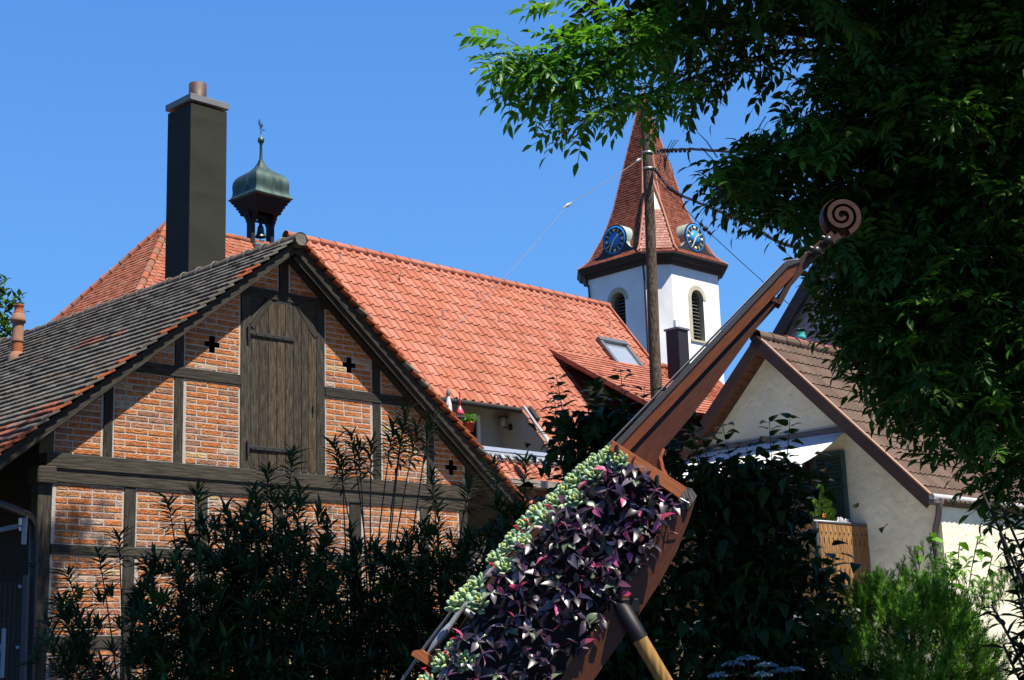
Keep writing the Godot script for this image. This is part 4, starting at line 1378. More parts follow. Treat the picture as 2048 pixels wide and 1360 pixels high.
# ---------------------------------------------------------------- the cream house on the right
func make_cream_house() -> void:
	var h := thing("cream_house", "cream rendered house with brown concrete tiles and a wooden balcony", "house", town(20.777, 0, -14.518), GRID)
	var render := mat("cream_render", Color(0.92, 0.87, 0.64), 0.95, "stain", Vector3(0.35, 0.2, 0.35), "rough_n", 0.25)
	var pitch := deg_to_rad(45.3)
	var peak := 7.03
	var brown := mat("brown_paint", Color(0.075, 0.042, 0.03), 0.6, "soft", Vector3(2, 2, 2))
	var st := begin()
	prism(st, flat2([-2.93, 0, 2.93, 0, 2.93, 3.88, 0, 6.84, -2.93, 3.88]), 0.0, 0.3, Transform3D(Basis(Vector3(0, 0, 1), Vector3.UP, Vector3(-1, 0, 0)), Vector3(0.7, 0, 0)))
	obj("wall", st, render, h)
	for s in [-1.0, 1.0]:
		st = begin()
		box(st, Vector3(6.1, 1.94, s * 2.785), Vector3(10.8, 3.88, 0.29))
		obj("wall", st, render, h)
	st = begin()
	prism(st, flat2([-2.93, 0, 2.93, 0, 2.93, 3.88, 0, 6.84, -2.93, 3.88]), 0.0, 0.3, Transform3D(Basis(Vector3(0, 0, 1), Vector3.UP, Vector3(-1, 0, 0)), Vector3(11.5, 0, 0)))
	obj("wall", st, render, h)
	var roof := node("roof", h)
	var ridge := Vector3(0, peak - 0.03, 0)
	var mirror := Transform3D(Basis(Vector3.UP, PI), Vector3(11.6, 0, 0))
	for s in 2:
		st = begin()
		box(st, Vector3(5.8, -0.09, 2.2), Vector3(11.6, 0.10, 4.3), (mirror if s else Transform3D.IDENTITY) * on_slope(0, 0, ridge, pitch))
		obj("roof_deck", st, brown, roof)
	var soffit := wood("soffit_board", Color(0.16, 0.062, 0.028), 0.6)
	for i in 27:   # soffit boards under the left verge
		st = begin()
		box(st, Vector3(0.21, -0.155, 0.1 + i * 0.152), Vector3(0.37, 0.02, 0.147), Transform3D.IDENTITY, 0.003)
		obj("soffit_board", st, soffit, roof, Transform3D(Basis(Vector3(1, 0, 0), Vector3.UP, Vector3(0, 0, 1)), Vector3.ZERO) * Transform3D(Basis(Vector3.UP, PI), Vector3(0.42, 0, 0)) * on_slope(0, 0, ridge, pitch))
	for s in [-1.0, 1.0]:
		st = begin()
		box(st, Vector3(0, -0.105, 2.18), Vector3(0.03, 0.19, 4.36), Transform3D.IDENTITY, 0.004)
		obj("barge_board", st, brown, roof, (Transform3D(Basis(Vector3.UP, PI), Vector3.ZERO) if s < 0 else Transform3D.IDENTITY) * on_slope(0.0 if s > 0 else 0.0, 0, ridge, pitch))
	st = begin()
	box(st, Vector3(0.01, 0.005, 2.2), Vector3(0.06, 0.03, 4.3), Transform3D.IDENTITY, 0.004)
	obj("verge_trim", st, metal("trim_copper", Color(0.40, 0.22, 0.13), 0.5, 0.3), roof, on_slope(0, 0, ridge, pitch))
	var browns := palette("brown_tile", [Color(0.145, 0.100, 0.076), Color(0.130, 0.090, 0.068), Color(0.160, 0.112, 0.086), Color(0.118, 0.083, 0.064)], 0.9, "fine", Vector3(3, 3, 3), "rough_n", 0.5)
	var list := []
	for k in 13:
		for c in 38:
			var xf := on_slope(0.19 + c * 0.30, 0.02 + k * 0.333, ridge, pitch, rng.randf_range(-0.002, 0.003))
			list.append([xf, rng.randi() % 4, c * 0.3 + k * 0.12])
	list.sort_custom(func(p, q): return p[2] < q[2])
	pieces("tile", pantile(0.30, 0.37, 0.026, 2), roof, list, browns, tinted("brown_tint", 0.9, "fine", Vector3(3, 3, 3), "rough_n", 0.5), 300)
	half_round_caps("ridge_tile", ridge + Vector3(-0.03, -0.02, 0), ridge + Vector3(11.5, -0.02, 0), 0.11, 0.42, [browns[2], browns[0]], roof)
	# gutter and downpipe
	var pipe := mat("pipe_taupe", Color(0.12, 0.095, 0.09), 0.45)
	st = begin()
	tube(st, [Vector3(-0.02, 3.93, 3.035), Vector3(11.6, 3.93, 3.035)], 0.05, 10)
	obj("gutter", st, metal("gutter_zinc", Color(0.48, 0.48, 0.46), 0.5, 0.3), h)
	st = begin()
	box(st, Vector3(0.12, 3.86, 3.02), Vector3(0.28, 0.10, 0.14), Transform3D.IDENTITY, 0.02)
	tube(st, [Vector3(0.16, 3.88, 3.06), Vector3(0.17, 3.66, 3.02), Vector3(0.33, 3.48, 2.86), Vector3(0.34, 3.30, 2.83), Vector3(0.34, 0.2, 2.83)], 0.05, 12)
	obj("downpipe", st, pipe, h)
	for y in [3.02, 1.6]:
		st = begin()
		lathe(st, [Vector2(0.05, -0.02), Vector2(0.06, -0.02), Vector2(0.06, 0.02), Vector2(0.05, 0.02)], 12)
		obj("pipe_clip", st, pipe, h, Transform3D(Basis.IDENTITY, Vector3(0.34, y, 2.83)))
	# balcony door in the dark under the awning, with its louvred shutter
	var w := node("balcony_door", h)
	st = begin()
	box(st, Vector3(0.385, 3.75, 0.15), Vector3(0.03, 2.3, 1.05))
	obj("pane", st, mat("dark_glass", Color.BLACK), w)
	st = begin()
	for z in [-0.40, 0.15, 0.69]:
		box(st, Vector3(0.36, 3.75, z), Vector3(0.05, 2.35, 0.06), Transform3D.IDENTITY, 0.005)
	box(st, Vector3(0.36, 4.90, 0.15), Vector3(0.05, 0.06, 1.15), Transform3D.IDENTITY, 0.005)
	obj("frame", st, mat("dark_frame", Color(0.05, 0.045, 0.04), 0.6), w)
	var sh := node("shutter", h)
	var teal := mat("shutter_teal", Color(0.045, 0.105, 0.095), 0.6, "soft", Vector3(3, 3, 3))
	st = begin()
	for z in [0.745, 1.285]:
		box(st, Vector3(0.365, 3.78, z), Vector3(0.045, 2.2, 0.07), Transform3D.IDENTITY, 0.005)
	for y in [2.72, 3.72, 4.85]:
		box(st, Vector3(0.365, y, 1.015), Vector3(0.045, 0.08, 0.47), Transform3D.IDENTITY, 0.005)
	obj("frame", st, teal, sh)
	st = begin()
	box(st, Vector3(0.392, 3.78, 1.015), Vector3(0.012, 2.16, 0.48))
	obj("backing", st, mat("shutter_shade", Color(0.03, 0.07, 0.062), 0.7), sh)  # added dark teal panel, stands for the shade between the slats
	for i in 34:
		var y := 2.79 + i * 0.061
		if absf(y - 3.72) < 0.05: continue
		st = begin()
		box(st, Vector3.ZERO, Vector3(0.045, 0.012, 0.468))
		obj("slat", st, teal, sh, Transform3D(Basis(Vector3.BACK, 0.6), Vector3(0.37, y, 1.015)))
	balcony(h)
	# lower storey: garage roof and roller shutter
	st = begin()
	prism(st, flat2([-1.15, 2.16, 0.39, 2.30, 0.39, 2.36, -1.15, 2.22]), -2.2, 1.75)
	obj("canopy_roof", st, mat("canopy_white", Color(0.62, 0.62, 0.60), 0.6), h)
	st = begin()
	box(st, Vector3(-1.12, 2.06, -0.22), Vector3(0.06, 0.20, 3.9), Transform3D.IDENTITY, 0.006)
	obj("canopy_fascia", st, mat("fascia_grey", Color(0.13, 0.12, 0.12), 0.6), h)
	var g := node("roller_shutter", h)
	for i in 24:
		st = begin()
		box(st, Vector3(0.36, 0.12 + i * 0.075, 0.4), Vector3(0.03, 0.070, 2.0), Transform3D.IDENTITY, 0.008)
		obj("slat", st, mat("roller_grey", Color(0.33, 0.31, 0.29), 0.6), g)
	st = begin()
	for z in [-0.68, 1.48]:
		box(st, Vector3(0.36, 0.95, z), Vector3(0.07, 1.9, 0.10), Transform3D.IDENTITY, 0.005)
	obj("frame", st, mat("roller_frame", Color(0.55, 0.54, 0.51), 0.6), g)
	# the awning is let out over the balcony
	var a := thing("awning", "white fabric awning let out over the balcony of the cream house", "awning", town(20.777, 0, -14.518), GRID)
	st = begin()
	var top0 := Vector3(0.33, 5.19, -1.75)
	var top1 := Vector3(0.33, 5.19, 1.375)
	var out := Vector3(-1.33, -0.64, 0)
	for i in 8:
		var p := top0.lerp(top1, i / 8.0)
		var q := top0.lerp(top1, (i + 1) / 8.0)
		for j in 6:
			var s0 := out * (j / 6.0) - Vector3(0, 0.05 * sin(PI * j / 6.0), 0)
			var s1 := out * ((j + 1) / 6.0) - Vector3(0, 0.05 * sin(PI * (j + 1) / 6.0), 0)
			st.set_smooth_group(6)
			quad(st, p + s0, p + s1, q + s1, q + s0)
			quad(st, q + s0 - Vector3(0, 0.004, 0), q + s1 - Vector3(0, 0.004, 0), p + s1 - Vector3(0, 0.004, 0), p + s0 - Vector3(0, 0.004, 0))
	var cloth := mat("awning_cloth", Color(0.74, 0.76, 0.72), 0.9, "soft", Vector3(2, 2, 2))
	cloth.backlight_enabled = true
	cloth.backlight = Color(0.25, 0.25, 0.23)
	obj("cloth", st, cloth, a)
	st = begin()
	box(st, (top0 + top1) * 0.5 + out + Vector3(-0.01, -0.01, 0), Vector3(0.07, 0.07, 3.14), Transform3D.IDENTITY, 0.015)
	for z in [-1.7, 1.38]:
		tube(st, [top0 + out + Vector3(0, -0.02, z - top0.z), top0 + out + Vector3(-0.02, -0.07, z - top0.z), top0 + out + Vector3(0.03, -0.10, z - top0.z)], 0.018, 6)
	obj("front_bar", st, mat("awning_white", Color(0.72, 0.72, 0.68), 0.5), a)
	st = begin()
	box(st, (top0 + top1) * 0.5 + Vector3(0.02, 0.03, 0), Vector3(0.10, 0.11, 3.2), Transform3D.IDENTITY, 0.02)
	for z in [-1.3, 0.95]:
		tube(st, [top0 + Vector3(0.03, -0.06, z - top0.z), top0 + out * 0.5 + Vector3(0, -0.10, z - top0.z + 0.25), top0 + out + Vector3(0.02, -0.03, z - top0.z)], 0.022, 6)
	obj("arm", st, mat("fascia_grey", Color.BLACK), a)
	potted(h)


func balcony(h: Node3D) -> void:
	var b := node("balcony", h)
	var larch := [wood("larch_a", Color(0.39, 0.205, 0.078), 0.6), wood("larch_b", Color(0.35, 0.18, 0.070), 0.6), wood("larch_c", Color(0.42, 0.225, 0.09), 0.6)]
	var bolt := mat("bolt_dark", Color(0.03, 0.028, 0.026), 0.5)
	var st := begin()
	box(st, Vector3(-0.33, 2.49, -0.6), Vector3(1.44, 0.22, 4.36), Transform3D.IDENTITY, 0.01)
	obj("slab", st, mat("ochre_paint", Color(0.30, 0.17, 0.045), 0.8, "soft", Vector3(1, 1, 1)), b)
	var rail := metal("rail_grey", Color(0.13, 0.14, 0.145), 0.45, 0.5)
	st = begin()
	tube(st, [Vector3(0.38, 3.635, 1.60), Vector3(-1.04, 3.635, 1.60), Vector3(-1.04, 3.635, -2.75)], 0.028, 8)
	obj("handrail", st, rail, b)
	for p in [[-1.04, 1.60], [-1.04, -0.6], [-1.04, -2.72]]:
		st = begin()
		box(st, Vector3(p[0], 3.10, p[1]), Vector3(0.05, 1.06, 0.05), Transform3D.IDENTITY, 0.006)
		obj("rail_post", st, rail, b)
	for side in 2:   # 0: the end seen in the sun, 1: the long front
		for i in (11 if side == 0 else 34):
			var xf := Transform3D(Basis(Vector3.UP, PI / 2) * Basis(Vector3.BACK, PI / 2), Vector3.ZERO)
			xf.basis = Basis(Vector3.UP, Vector3(-1, 0, 0), Vector3.BACK) if side == 0 else Basis(Vector3.UP, Vector3(0, 0, -1), Vector3(-1, 0, 0))
			xf.origin = Vector3(-0.945 + i * 0.127, 3.10, 1.615) if side == 0 else Vector3(-1.055, 3.10, 1.50 - i * 0.127)
			st = begin()
			# each board is notched at two heights, so that a slot opens between neighbours
			var e := 0.0605
			prism(st, flat2([-0.49, -e, -0.27, -e, -0.26, -e + 0.01, -0.18, -e + 0.01, -0.17, -e, 0.19, -e, 0.20, -e + 0.01, 0.29, -e + 0.01, 0.30, -e, 0.50, -e, 0.50, e, 0.30, e, 0.29, e - 0.01, 0.20, e - 0.01, 0.19, e, -0.17, e, -0.18, e - 0.01, -0.26, e - 0.01, -0.27, e, -0.49, e]), -0.011, 0.011)
			obj("board", st, larch[rng.randi() % 3], b, xf)
			for y in [0.37, -0.40]:
				st = begin()
				lathe(st, [Vector2(0.016, 0.0), Vector2(0.014, 0.008), Vector2(0.0, 0.010)], 10)
				obj("bolt", st, bolt, b, xf * Transform3D(Basis(Vector3.RIGHT, PI / 2), Vector3(y, 0, 0.011)))


func potted(h: Node3D) -> void:
	var p := thing("potted_conifer", "small bright green dwarf conifer standing on the sunny balcony corner", "potted plant", h.transform * Vector3(-0.55, 3.30, 1.42), GRID)
	var st := begin()
	lathe(st, [Vector2(0.0, 0.0), Vector2(0.12, 0.0), Vector2(0.15, 0.26), Vector2(0.165, 0.26), Vector2(0.16, 0.30), Vector2(0.0, 0.28)], 18)
	obj("pot", st, mat("red_pot", Color.BLACK), p)
	var places := []
	var tints := []
	for i in 900:
		var y := pow(rng.randf(), 0.8)
		var r := 0.23 * pow(1.0 - y, 0.7) * minf(1.0, 0.55 + y * 3.0) * (0.7 + 0.3 * rng.randf()) * (1.0 + 0.15 * sin(y * 24.0))
		var a := rng.randf() * TAU
		var d := Vector3(cos(a) * 0.8, 1.6, sin(a) * 0.8).normalized()
		places.append(Transform3D(Basis(Quaternion(Vector3.BACK, d)), Vector3(cos(a) * r, 0.28 + y * 0.62, sin(a) * r)))
		tints.append(Color(0.15, 0.27, 0.025) * rng.randf_range(0.6, 1.3))
	scatter("foliage", leaf(0.07, 0.022, 0.1, 2), foliage("conifer_leaf", 0.6, 0.5), p, places, tints)
	var f := thing("balcony_flowers", "white and orange flowers beside the dwarf conifer on the balcony rail", "flowers", h.transform * Vector3(-0.3, 3.52, 1.48), GRID)
	st = begin()
	box(st, Vector3(0, 0.02, 0), Vector3(0.9, 0.14, 0.16), Transform3D.IDENTITY, 0.01)
	obj("trough", st, mat("dark_frame", Color.BLACK), f)
	for k in 9:
		st = begin()
		var at := Vector3(0.02 + 0.035 * k, 0.14 + rng.randf() * 0.05, 0.02 + rng.randf() * 0.06)
		if k > 6: at = Vector3(-0.42 + 0.05 * (k - 7), 0.2 + rng.randf() * 0.06, 0.05)
		for i in 5:
			var a := i * TAU / 5
			fan(st, [at, at + Vector3(cos(a - 0.5) * 0.035, sin(a - 0.5) * 0.035, 0.012), at + Vector3(cos(a) * 0.045, sin(a) * 0.045, 0.0), at + Vector3(cos(a + 0.5) * 0.035, sin(a + 0.5) * 0.035, 0.012)], at - Vector3(0, 0, 1))
		obj("blossom", st, mat("petal_white", Color(0.72, 0.70, 0.80), 0.7) if k < 7 else mat("petal_orange", Color(0.65, 0.18, 0.04), 0.7), f)
	places = []
	tints = []
	for i in 120:
		places.append(Transform3D(Basis.from_euler(Vector3(rng.randf_range(-1.4, -0.2), rng.randf() * TAU, 0)), Vector3(rng.randf_range(-0.45, 0.45), 0.08, rng.randf_range(-0.06, 0.06))))
		tints.append(Color(0.05, 0.13, 0.025) * rng.randf_range(0.6, 1.3))
	scatter("leaves", leaf(0.11, 0.03, 0.2, 2), foliage("flower_leaf", 0.5, 0.4), f, places, tints)


func make_back_houses() -> void:
	# pale house whose gable shows behind the cream roof
	var h := thing("pale_house", "pale pink rendered gable with a dark verge behind the cream house", "house", town(30.8, 0, -18.0), GRID)
	var st := begin()
	prism(st, flat2([-4.2, 0, 4.2, 0, 4.2, 8.0, 0.0, 12.8, -4.2, 8.0]), 0.0, 9.0, Transform3D(Basis(Vector3(0, 0, 1), Vector3.UP, Vector3(-1, 0, 0)), Vector3(9.3, 0, 0)))
	obj("wall", st, mat("pink_render", Color(0.58, 0.50, 0.48), 0.95, "soft", Vector3(0.5, 0.5, 0.5), "rough_n", 0.4), h)
	var roof := node("roof", h)
	for s in [-1.0, 1.0]:
		st = begin()
		var turn := Transform3D(Basis(Vector3.UP, 0.0 if s > 0 else PI), Vector3(0.0 if s > 0 else 9.4, 0, 0))
		box(st, Vector3(4.7, 0.03, 3.3), Vector3(9.4, 0.12, 6.7), turn * on_slope(0, 0, Vector3(0, 12.9, 0), deg_to_rad(48.8)))
		obj("slope", st, mat("annex_tile_2", Color.BLACK), roof)
		st = begin()
		box(st, Vector3(0.0 if s > 0 else 9.4, -0.10, 3.3), Vector3(0.12, 0.30, 6.7), turn * on_slope(0, 0, Vector3(0, 12.9, 0), deg_to_rad(48.8)))
		obj("barge_board", st, mat("dark_frame", Color.BLACK), roof)
	# low red ridge with a glass insulator, just above the cream roof
	var o := thing("red_ridge_outbuilding", "low outbuilding whose red clay ridge shows above the cream house roof", "outbuilding", town(25.2, 0, -16.85), GRID)
	st = begin()
	prism(st, flat2([-2.2, 0, 2.2, 0, 2.2, 5.6, 0, 7.75, -2.2, 5.6]), 0.0, 2.0, Transform3D(Basis(Vector3(0, 0, 1), Vector3.UP, Vector3(-1, 0, 0)), Vector3(2.1, 0, 0)))
	obj("wall", st, mat("loggia_plaster", Color.BLACK), o)
	for s in [-1.0, 1.0]:
		st = begin()
		box(st, Vector3(1.1, 0.0, 1.6), Vector3(2.4, 0.09, 3.3), Transform3D(Basis(Vector3.UP, 0.0 if s > 0 else PI), Vector3(0.0 if s > 0 else 2.2, 0, 0)) * on_slope(0, 0, Vector3(0, 7.84, 0), deg_to_rad(44.5)))
		obj("slope", st, mat("annex_tile_2", Color.BLACK), o)
	half_round_caps("ridge_tile", Vector3(-0.1, 7.88, 0), Vector3(2.3, 7.88, 0), 0.11, 0.42, [mat("red_ridge", Color(0.40, 0.10, 0.07), 0.7)], o)
	var g := thing("glass_insulator", "turquoise glass insulator standing on the red clay ridge", "insulator", town(25.705, 7.98, -16.85), GRID)
	var teal := mat("teal_glass", Color(0.05, 0.36, 0.34), 0.12)
	st = begin()
	lathe(st, [Vector2(0.085, 0.0), Vector2(0.10, 0.03), Vector2(0.10, 0.08), Vector2(0.075, 0.10), Vector2(0.085, 0.14), Vector2(0.08, 0.20), Vector2(0.05, 0.24), Vector2(0.0, 0.25)], 20)
	obj("glass_body", st, teal, g)
	st = begin()
	lathe(st, [Vector2(0.02, -0.05), Vector2(0.02, 0.02)], 8)
	obj("pin", st, mat("fascia_grey", Color.BLACK), g)
	var t := thing("far_tree", "leafy tree showing beyond the left end of the barn roof", "tree", Vector3(-16.25, 0, -45.0))
	st = begin()
	tube(st, [Vector3(0, 0, 0), Vector3(0.1, 5, 0), Vector3(0.0, 10, 0.1), Vector3(0.2, 13, 0)], [0.35, 0.28, 0.16, 0.05], 8)
	obj("trunk", st, mat("bark", Color(0.075, 0.062, 0.05), 0.95, "grain", Vector3(2, 0.5, 2), "rough_n", 1.0), t)
	var places := []
	var tints := []
	for i in 2600:
		var d := Vector3(rng.randfn(), rng.randfn(), rng.randfn()).normalized()
		var p := d * pow(rng.randf(), 0.4) * (1.0 + 0.18 * sin(d.x * 7.0 + d.y * 5.0) + 0.12 * sin(d.y * 13.0))
		places.append(Transform3D(Basis.from_euler(Vector3(rng.randf_range(-1.2, 0.8), rng.randf() * TAU, 0)), Vector3(0, 11.3, 0) + p * Vector3(1.05, 2.75, 1.4)))
		tints.append(Color(0.05, 0.115, 0.018) * rng.randf_range(0.5, 1.4))
	scatter("crown", leaf(0.30, 0.16, 0.2, 2), foliage("far_leaf", 0.5, 0.5), t, places, tints)


func sag_line(a: Vector3, b: Vector3, sag: float, n := 14) -> Array:
	var pts := []
	for i in n + 1:
		var t := float(i) / n
		pts.append(a.lerp(b, t) - Vector3(0, sag * 4.0 * t * (1.0 - t), 0))
	return pts


func make_pole_and_wires() -> void:
	var p := thing("utility_pole", "weathered round wooden utility pole in front of the church tower", "utility pole", Vector3(2.25, 0, -24.0))
	var st := begin()
	var pts := []
	var rad := []
	for i in 26:
		var t := i / 25.0
		pts.append(Vector3(lerpf(0.0, 0.14, t) + 0.006 * sin(t * 17.0), lerpf(-0.2, 10.85, t), 0.004 * sin(t * 23.0)))
		rad.append(lerpf(0.125, 0.078, t) * (1.0 + 0.025 * sin(i * 2.3)))
	tube(st, pts, rad, 14)
	obj("pole", st, mat("pole_wood", Color(0.12, 0.085, 0.06), 0.9, "grain", Vector3(5.0, 0.45, 5.0), "grain_n", 1.0), p)
	var steel := metal("pole_steel", Color(0.25, 0.26, 0.27), 0.5, 0.6)
	for y in [9.98, 9.70]:
		st = begin()
		lathe(st, [Vector2(0.085, -0.02), Vector2(0.096, -0.02), Vector2(0.096, 0.02), Vector2(0.085, 0.02)], 16, Transform3D(Basis.IDENTITY, Vector3(0.135, y, 0)))
		box(st, Vector3(0.25, y, 0), Vector3(0.10, 0.025, 0.03), Transform3D.IDENTITY, 0.004)
		tube(st, [Vector3(0.29, y + 0.03, 0), Vector3(0.32, y, 0), Vector3(0.29, y - 0.03, 0)], 0.008, 5)
		obj("clamp", st, steel, p)
	var black := mat("cable_black", Color(0.012, 0.012, 0.013), 0.6)
	# bundled cables that run off through the ash crown
	for k in 2:
		var c := thing("bundled_cable", ["thick black cable bundle running level from the pole top into the ash crown", "thick black cable bundle sagging down from the pole into the ash crown"][k], "cable")
		var run := [Vector3(2.56, 10.01, -24.0), Vector3(2.62, 10.0, -23.9), Vector3(2.80, 9.12, -21.4), Vector3(2.90, 7.50, -17.0), Vector3(3.3, 5.6, -10.0)] if k == 0 else [Vector3(2.47, 9.72, -24.0), Vector3(2.57, 9.08, -23.0), Vector3(2.69, 8.58, -22.0), Vector3(2.90, 6.97, -18.0), Vector3(2.92, 5.95, -15.5), Vector3(3.1, 4.4, -11.0)]
		st = begin()
		for s in 3:
			var strand := []
			for i in run.size() - 1:
				for j in 8:
					var q: Vector3 = run[i].lerp(run[i + 1], j / 8.0)
					var a := (i * 8 + j) * 0.9 + s * TAU / 3
					strand.append(q + Vector3(cos(a) * 0.012, sin(a) * 0.012, 0))
			tube(st, strand, 0.013, 5)
		obj("cable", st, black, c)
		for j in 7:
			st = begin()
			var q: Vector3 = run[1].lerp(run[2], 0.08 + j * 0.14)
			box(st, q - Vector3(0, 0.02, 0), Vector3(0.05, 0.06, 0.05), Transform3D.IDENTITY, 0.01)
			obj("spacer", st, black, c)
	var j := thing("cable_jumpers", "tangle of looped black jumper wires hanging beside the pole top", "cable")
	for k in 9:
		st = begin()
		var a := Vector3(2.56 + 0.02 * k, 10.0 - 0.012 * k, -23.9)
		var b := Vector3(2.50 + 0.085 * k * 0.6, 9.62 - 0.045 * k, -23.7)
		if k > 5:
			a = Vector3(2.72 + 0.05 * (k - 6), 9.92, -23.2)
			b = Vector3(2.60, 9.45 + 0.05 * (k - 6), -23.4)
		var mid := (a + b) * 0.5 + Vector3([0.10, -0.08, 0.13, 0.05, -0.04, 0.10, -0.14, -0.12, -0.10][k], -0.06, 0.05)
		var line := []
		for i in 13:
			var t := i / 12.0
			line.append(a.lerp(mid, t).lerp(mid.lerp(b, t), t))
		tube(st, line, 0.007, 5)
		obj("wire", st, black, j)
	var g := thing("guy_wire", "pale steel guy wire slanting from the pole down to the barn roof", "guy wire")
	var foot := town(13.05, 5.80, -14.15)
	var head := Vector3(2.33, 9.93, -24.0)
	var at := Vector3(0.96, 8.80, -23.0)
	var steelw := metal("guy_steel", Color(0.16, 0.17, 0.18), 0.7, 0.1)
	st = begin()
	tube(st, sag_line(head, at, 0.02), 0.006, 5)
	tube(st, sag_line(at, foot, 0.08, 20), 0.0045, 5)
	obj("wire", st, steelw, g)
	st = begin()
	var dir := (at - head).normalized()
	tube(st, [at - dir * 0.12, at - dir * 0.05, at, at + dir * 0.05, at + dir * 0.12], [0.008, 0.022, 0.034, 0.022, 0.008], 8)
	tube(st, [head + dir * 0.10, head + dir * 0.16, head + dir * 0.22], [0.012, 0.03, 0.012], 8)
	obj("insulator", st, mat("insulator_grey", Color(0.30, 0.31, 0.32), 0.4), g)
	var w := thing("thin_wire", "thin dark stay wire with a black insulator running right from the pole", "wire")
	var s0 := Vector3(2.45, 9.60, -24.0)
	var s1 := Vector3(3.42, 8.92, -25.0)
	var s2 := Vector3(5.2, 7.83, -26.7)
	st = begin()
	tube(st, sag_line(s0, s1, 0.02), 0.007, 5)
	tube(st, sag_line(s1, s2, 0.02), 0.007, 5)
	obj("wire", st, black, w)
	st = begin()
	dir = (s1 - s0).normalized()
	for k in 3:
		var q := s1 + dir * (k - 1) * 0.12
		tube(st, [q - dir * 0.05, q - dir * 0.025, q + dir * 0.025, q + dir * 0.05], [0.012, 0.05 if k == 1 else 0.03, 0.05 if k == 1 else 0.03, 0.012], 8)
	obj("insulator", st, black, w)


# ---------------------------------------------------------------- leaves
func leaf(l: float, w: float, curl: float, segs := 3, heart := false) -> ArrayMesh:   # along +z, upper side +y
	var key := "leaf%s%s%s%s%s" % [l, w, curl, segs, heart]
	if shared.has(key):
		return shared[key]
	var st := begin()
	st.set_smooth_group(5)
	var rows := []
	for i in segs + 1:
		var t := float(i) / segs
		var half := w * 0.5 * sin(PI * pow(t, 0.8 if not heart else 0.5))
		if i == 0: half = 0.0 if not heart else w * 0.22
		if i == segs: half = 0.0
		var z := l * t
		var y := -curl * l * t * t + curl * l * 0.35 * t
		rows.append([Vector3(-half, y + half * 0.35, z), Vector3(0, y, z), Vector3(half, y + half * 0.35, z)])
	for i in segs:
		for k in 2:
			var a: Vector3 = rows[i][k]
			var b: Vector3 = rows[i][k + 1]
			var c: Vector3 = rows[i + 1][k + 1]
			var d: Vector3 = rows[i + 1][k]
			if a.distance_squared_to(b) < 1e-9:
				for p in [a, c, d]: st.add_vertex(p)
			elif c.distance_squared_to(d) < 1e-9:
				for p in [a, b, c]: st.add_vertex(p)
			else:
				quad(st, a, d, c, b)
	shared[key] = done(st)
	return shared[key]


func append(st: SurfaceTool, mesh: Mesh, xf: Transform3D) -> void:
	var a := mesh.surface_get_arrays(0)
	var v: PackedVector3Array = a[Mesh.ARRAY_VERTEX]
	var ix: PackedInt32Array = a[Mesh.ARRAY_INDEX] if a[Mesh.ARRAY_INDEX] != null else PackedInt32Array(range(v.size()))
	for i in ix:
		st.add_vertex(xf * v[i])


func ash_leaf(sd: int) -> ArrayMesh:   # a stalk with four or five pairs of leaflets and one at the end
	var key := "ash%d" % sd
	if shared.has(key):
		return shared[key]
	var r := RandomNumberGenerator.new()
	r.seed = 50 + sd
	var st := begin()
	var pairs := 4 + sd % 2
	var l := 0.27
	var bend := r.randf_range(0.05, 0.22)
	var at := func(t: float) -> Vector3: return Vector3(0.03 * sin(t * 2.0 + sd), -bend * l * t * t * 1.6, l * t)
	for i in 5:
		var p: Vector3 = at.call(i / 5.0)
		var q: Vector3 = at.call((i + 1) / 5.0)
		var s := Vector3(0.0018, 0, 0)
		quad(st, p - s, q - s, q + s, p + s)
	var leaflet := leaf(0.072, 0.029, 0.25, 3)
	for k in pairs:
		for s in [-1.0, 1.0]:
			var t := 0.28 + 0.64 * k / pairs + r.randf_range(-0.015, 0.015)
			var b := Basis.from_euler(Vector3(r.randf_range(-0.1, 0.45), s * r.randf_range(0.75, 1.15), s * r.randf_range(-0.5, 0.3)))
			append(st, leaflet, Transform3D(b.scaled(Vector3.ONE * r.randf_range(0.85, 1.12)), at.call(t)))
	append(st, leaflet, Transform3D(Basis.from_euler(Vector3(0.25 + bend, 0, 0)).scaled(Vector3.ONE * 1.1), at.call(0.98)))
	shared[key] = done(st)
	return shared[key]


func aim(pos: Vector3, dir: Vector3, roll: float, size := 1.0) -> Transform3D:   # local z along dir, y upwards as far as it goes
	var z := dir.normalized()
	var x := Vector3.UP.cross(z)
	x = x.normalized() if x.length() > 0.05 else Vector3.RIGHT
	var b := Basis(x, z.cross(x), z)
	return Transform3D(Basis(z, roll) * b.scaled(Vector3.ONE * size), pos)


func wander(scale := 1.0) -> Vector3:
	return Vector3(rng.randf_range(-1, 1), rng.randf_range(-1, 1), rng.randf_range(-1, 1)) * scale


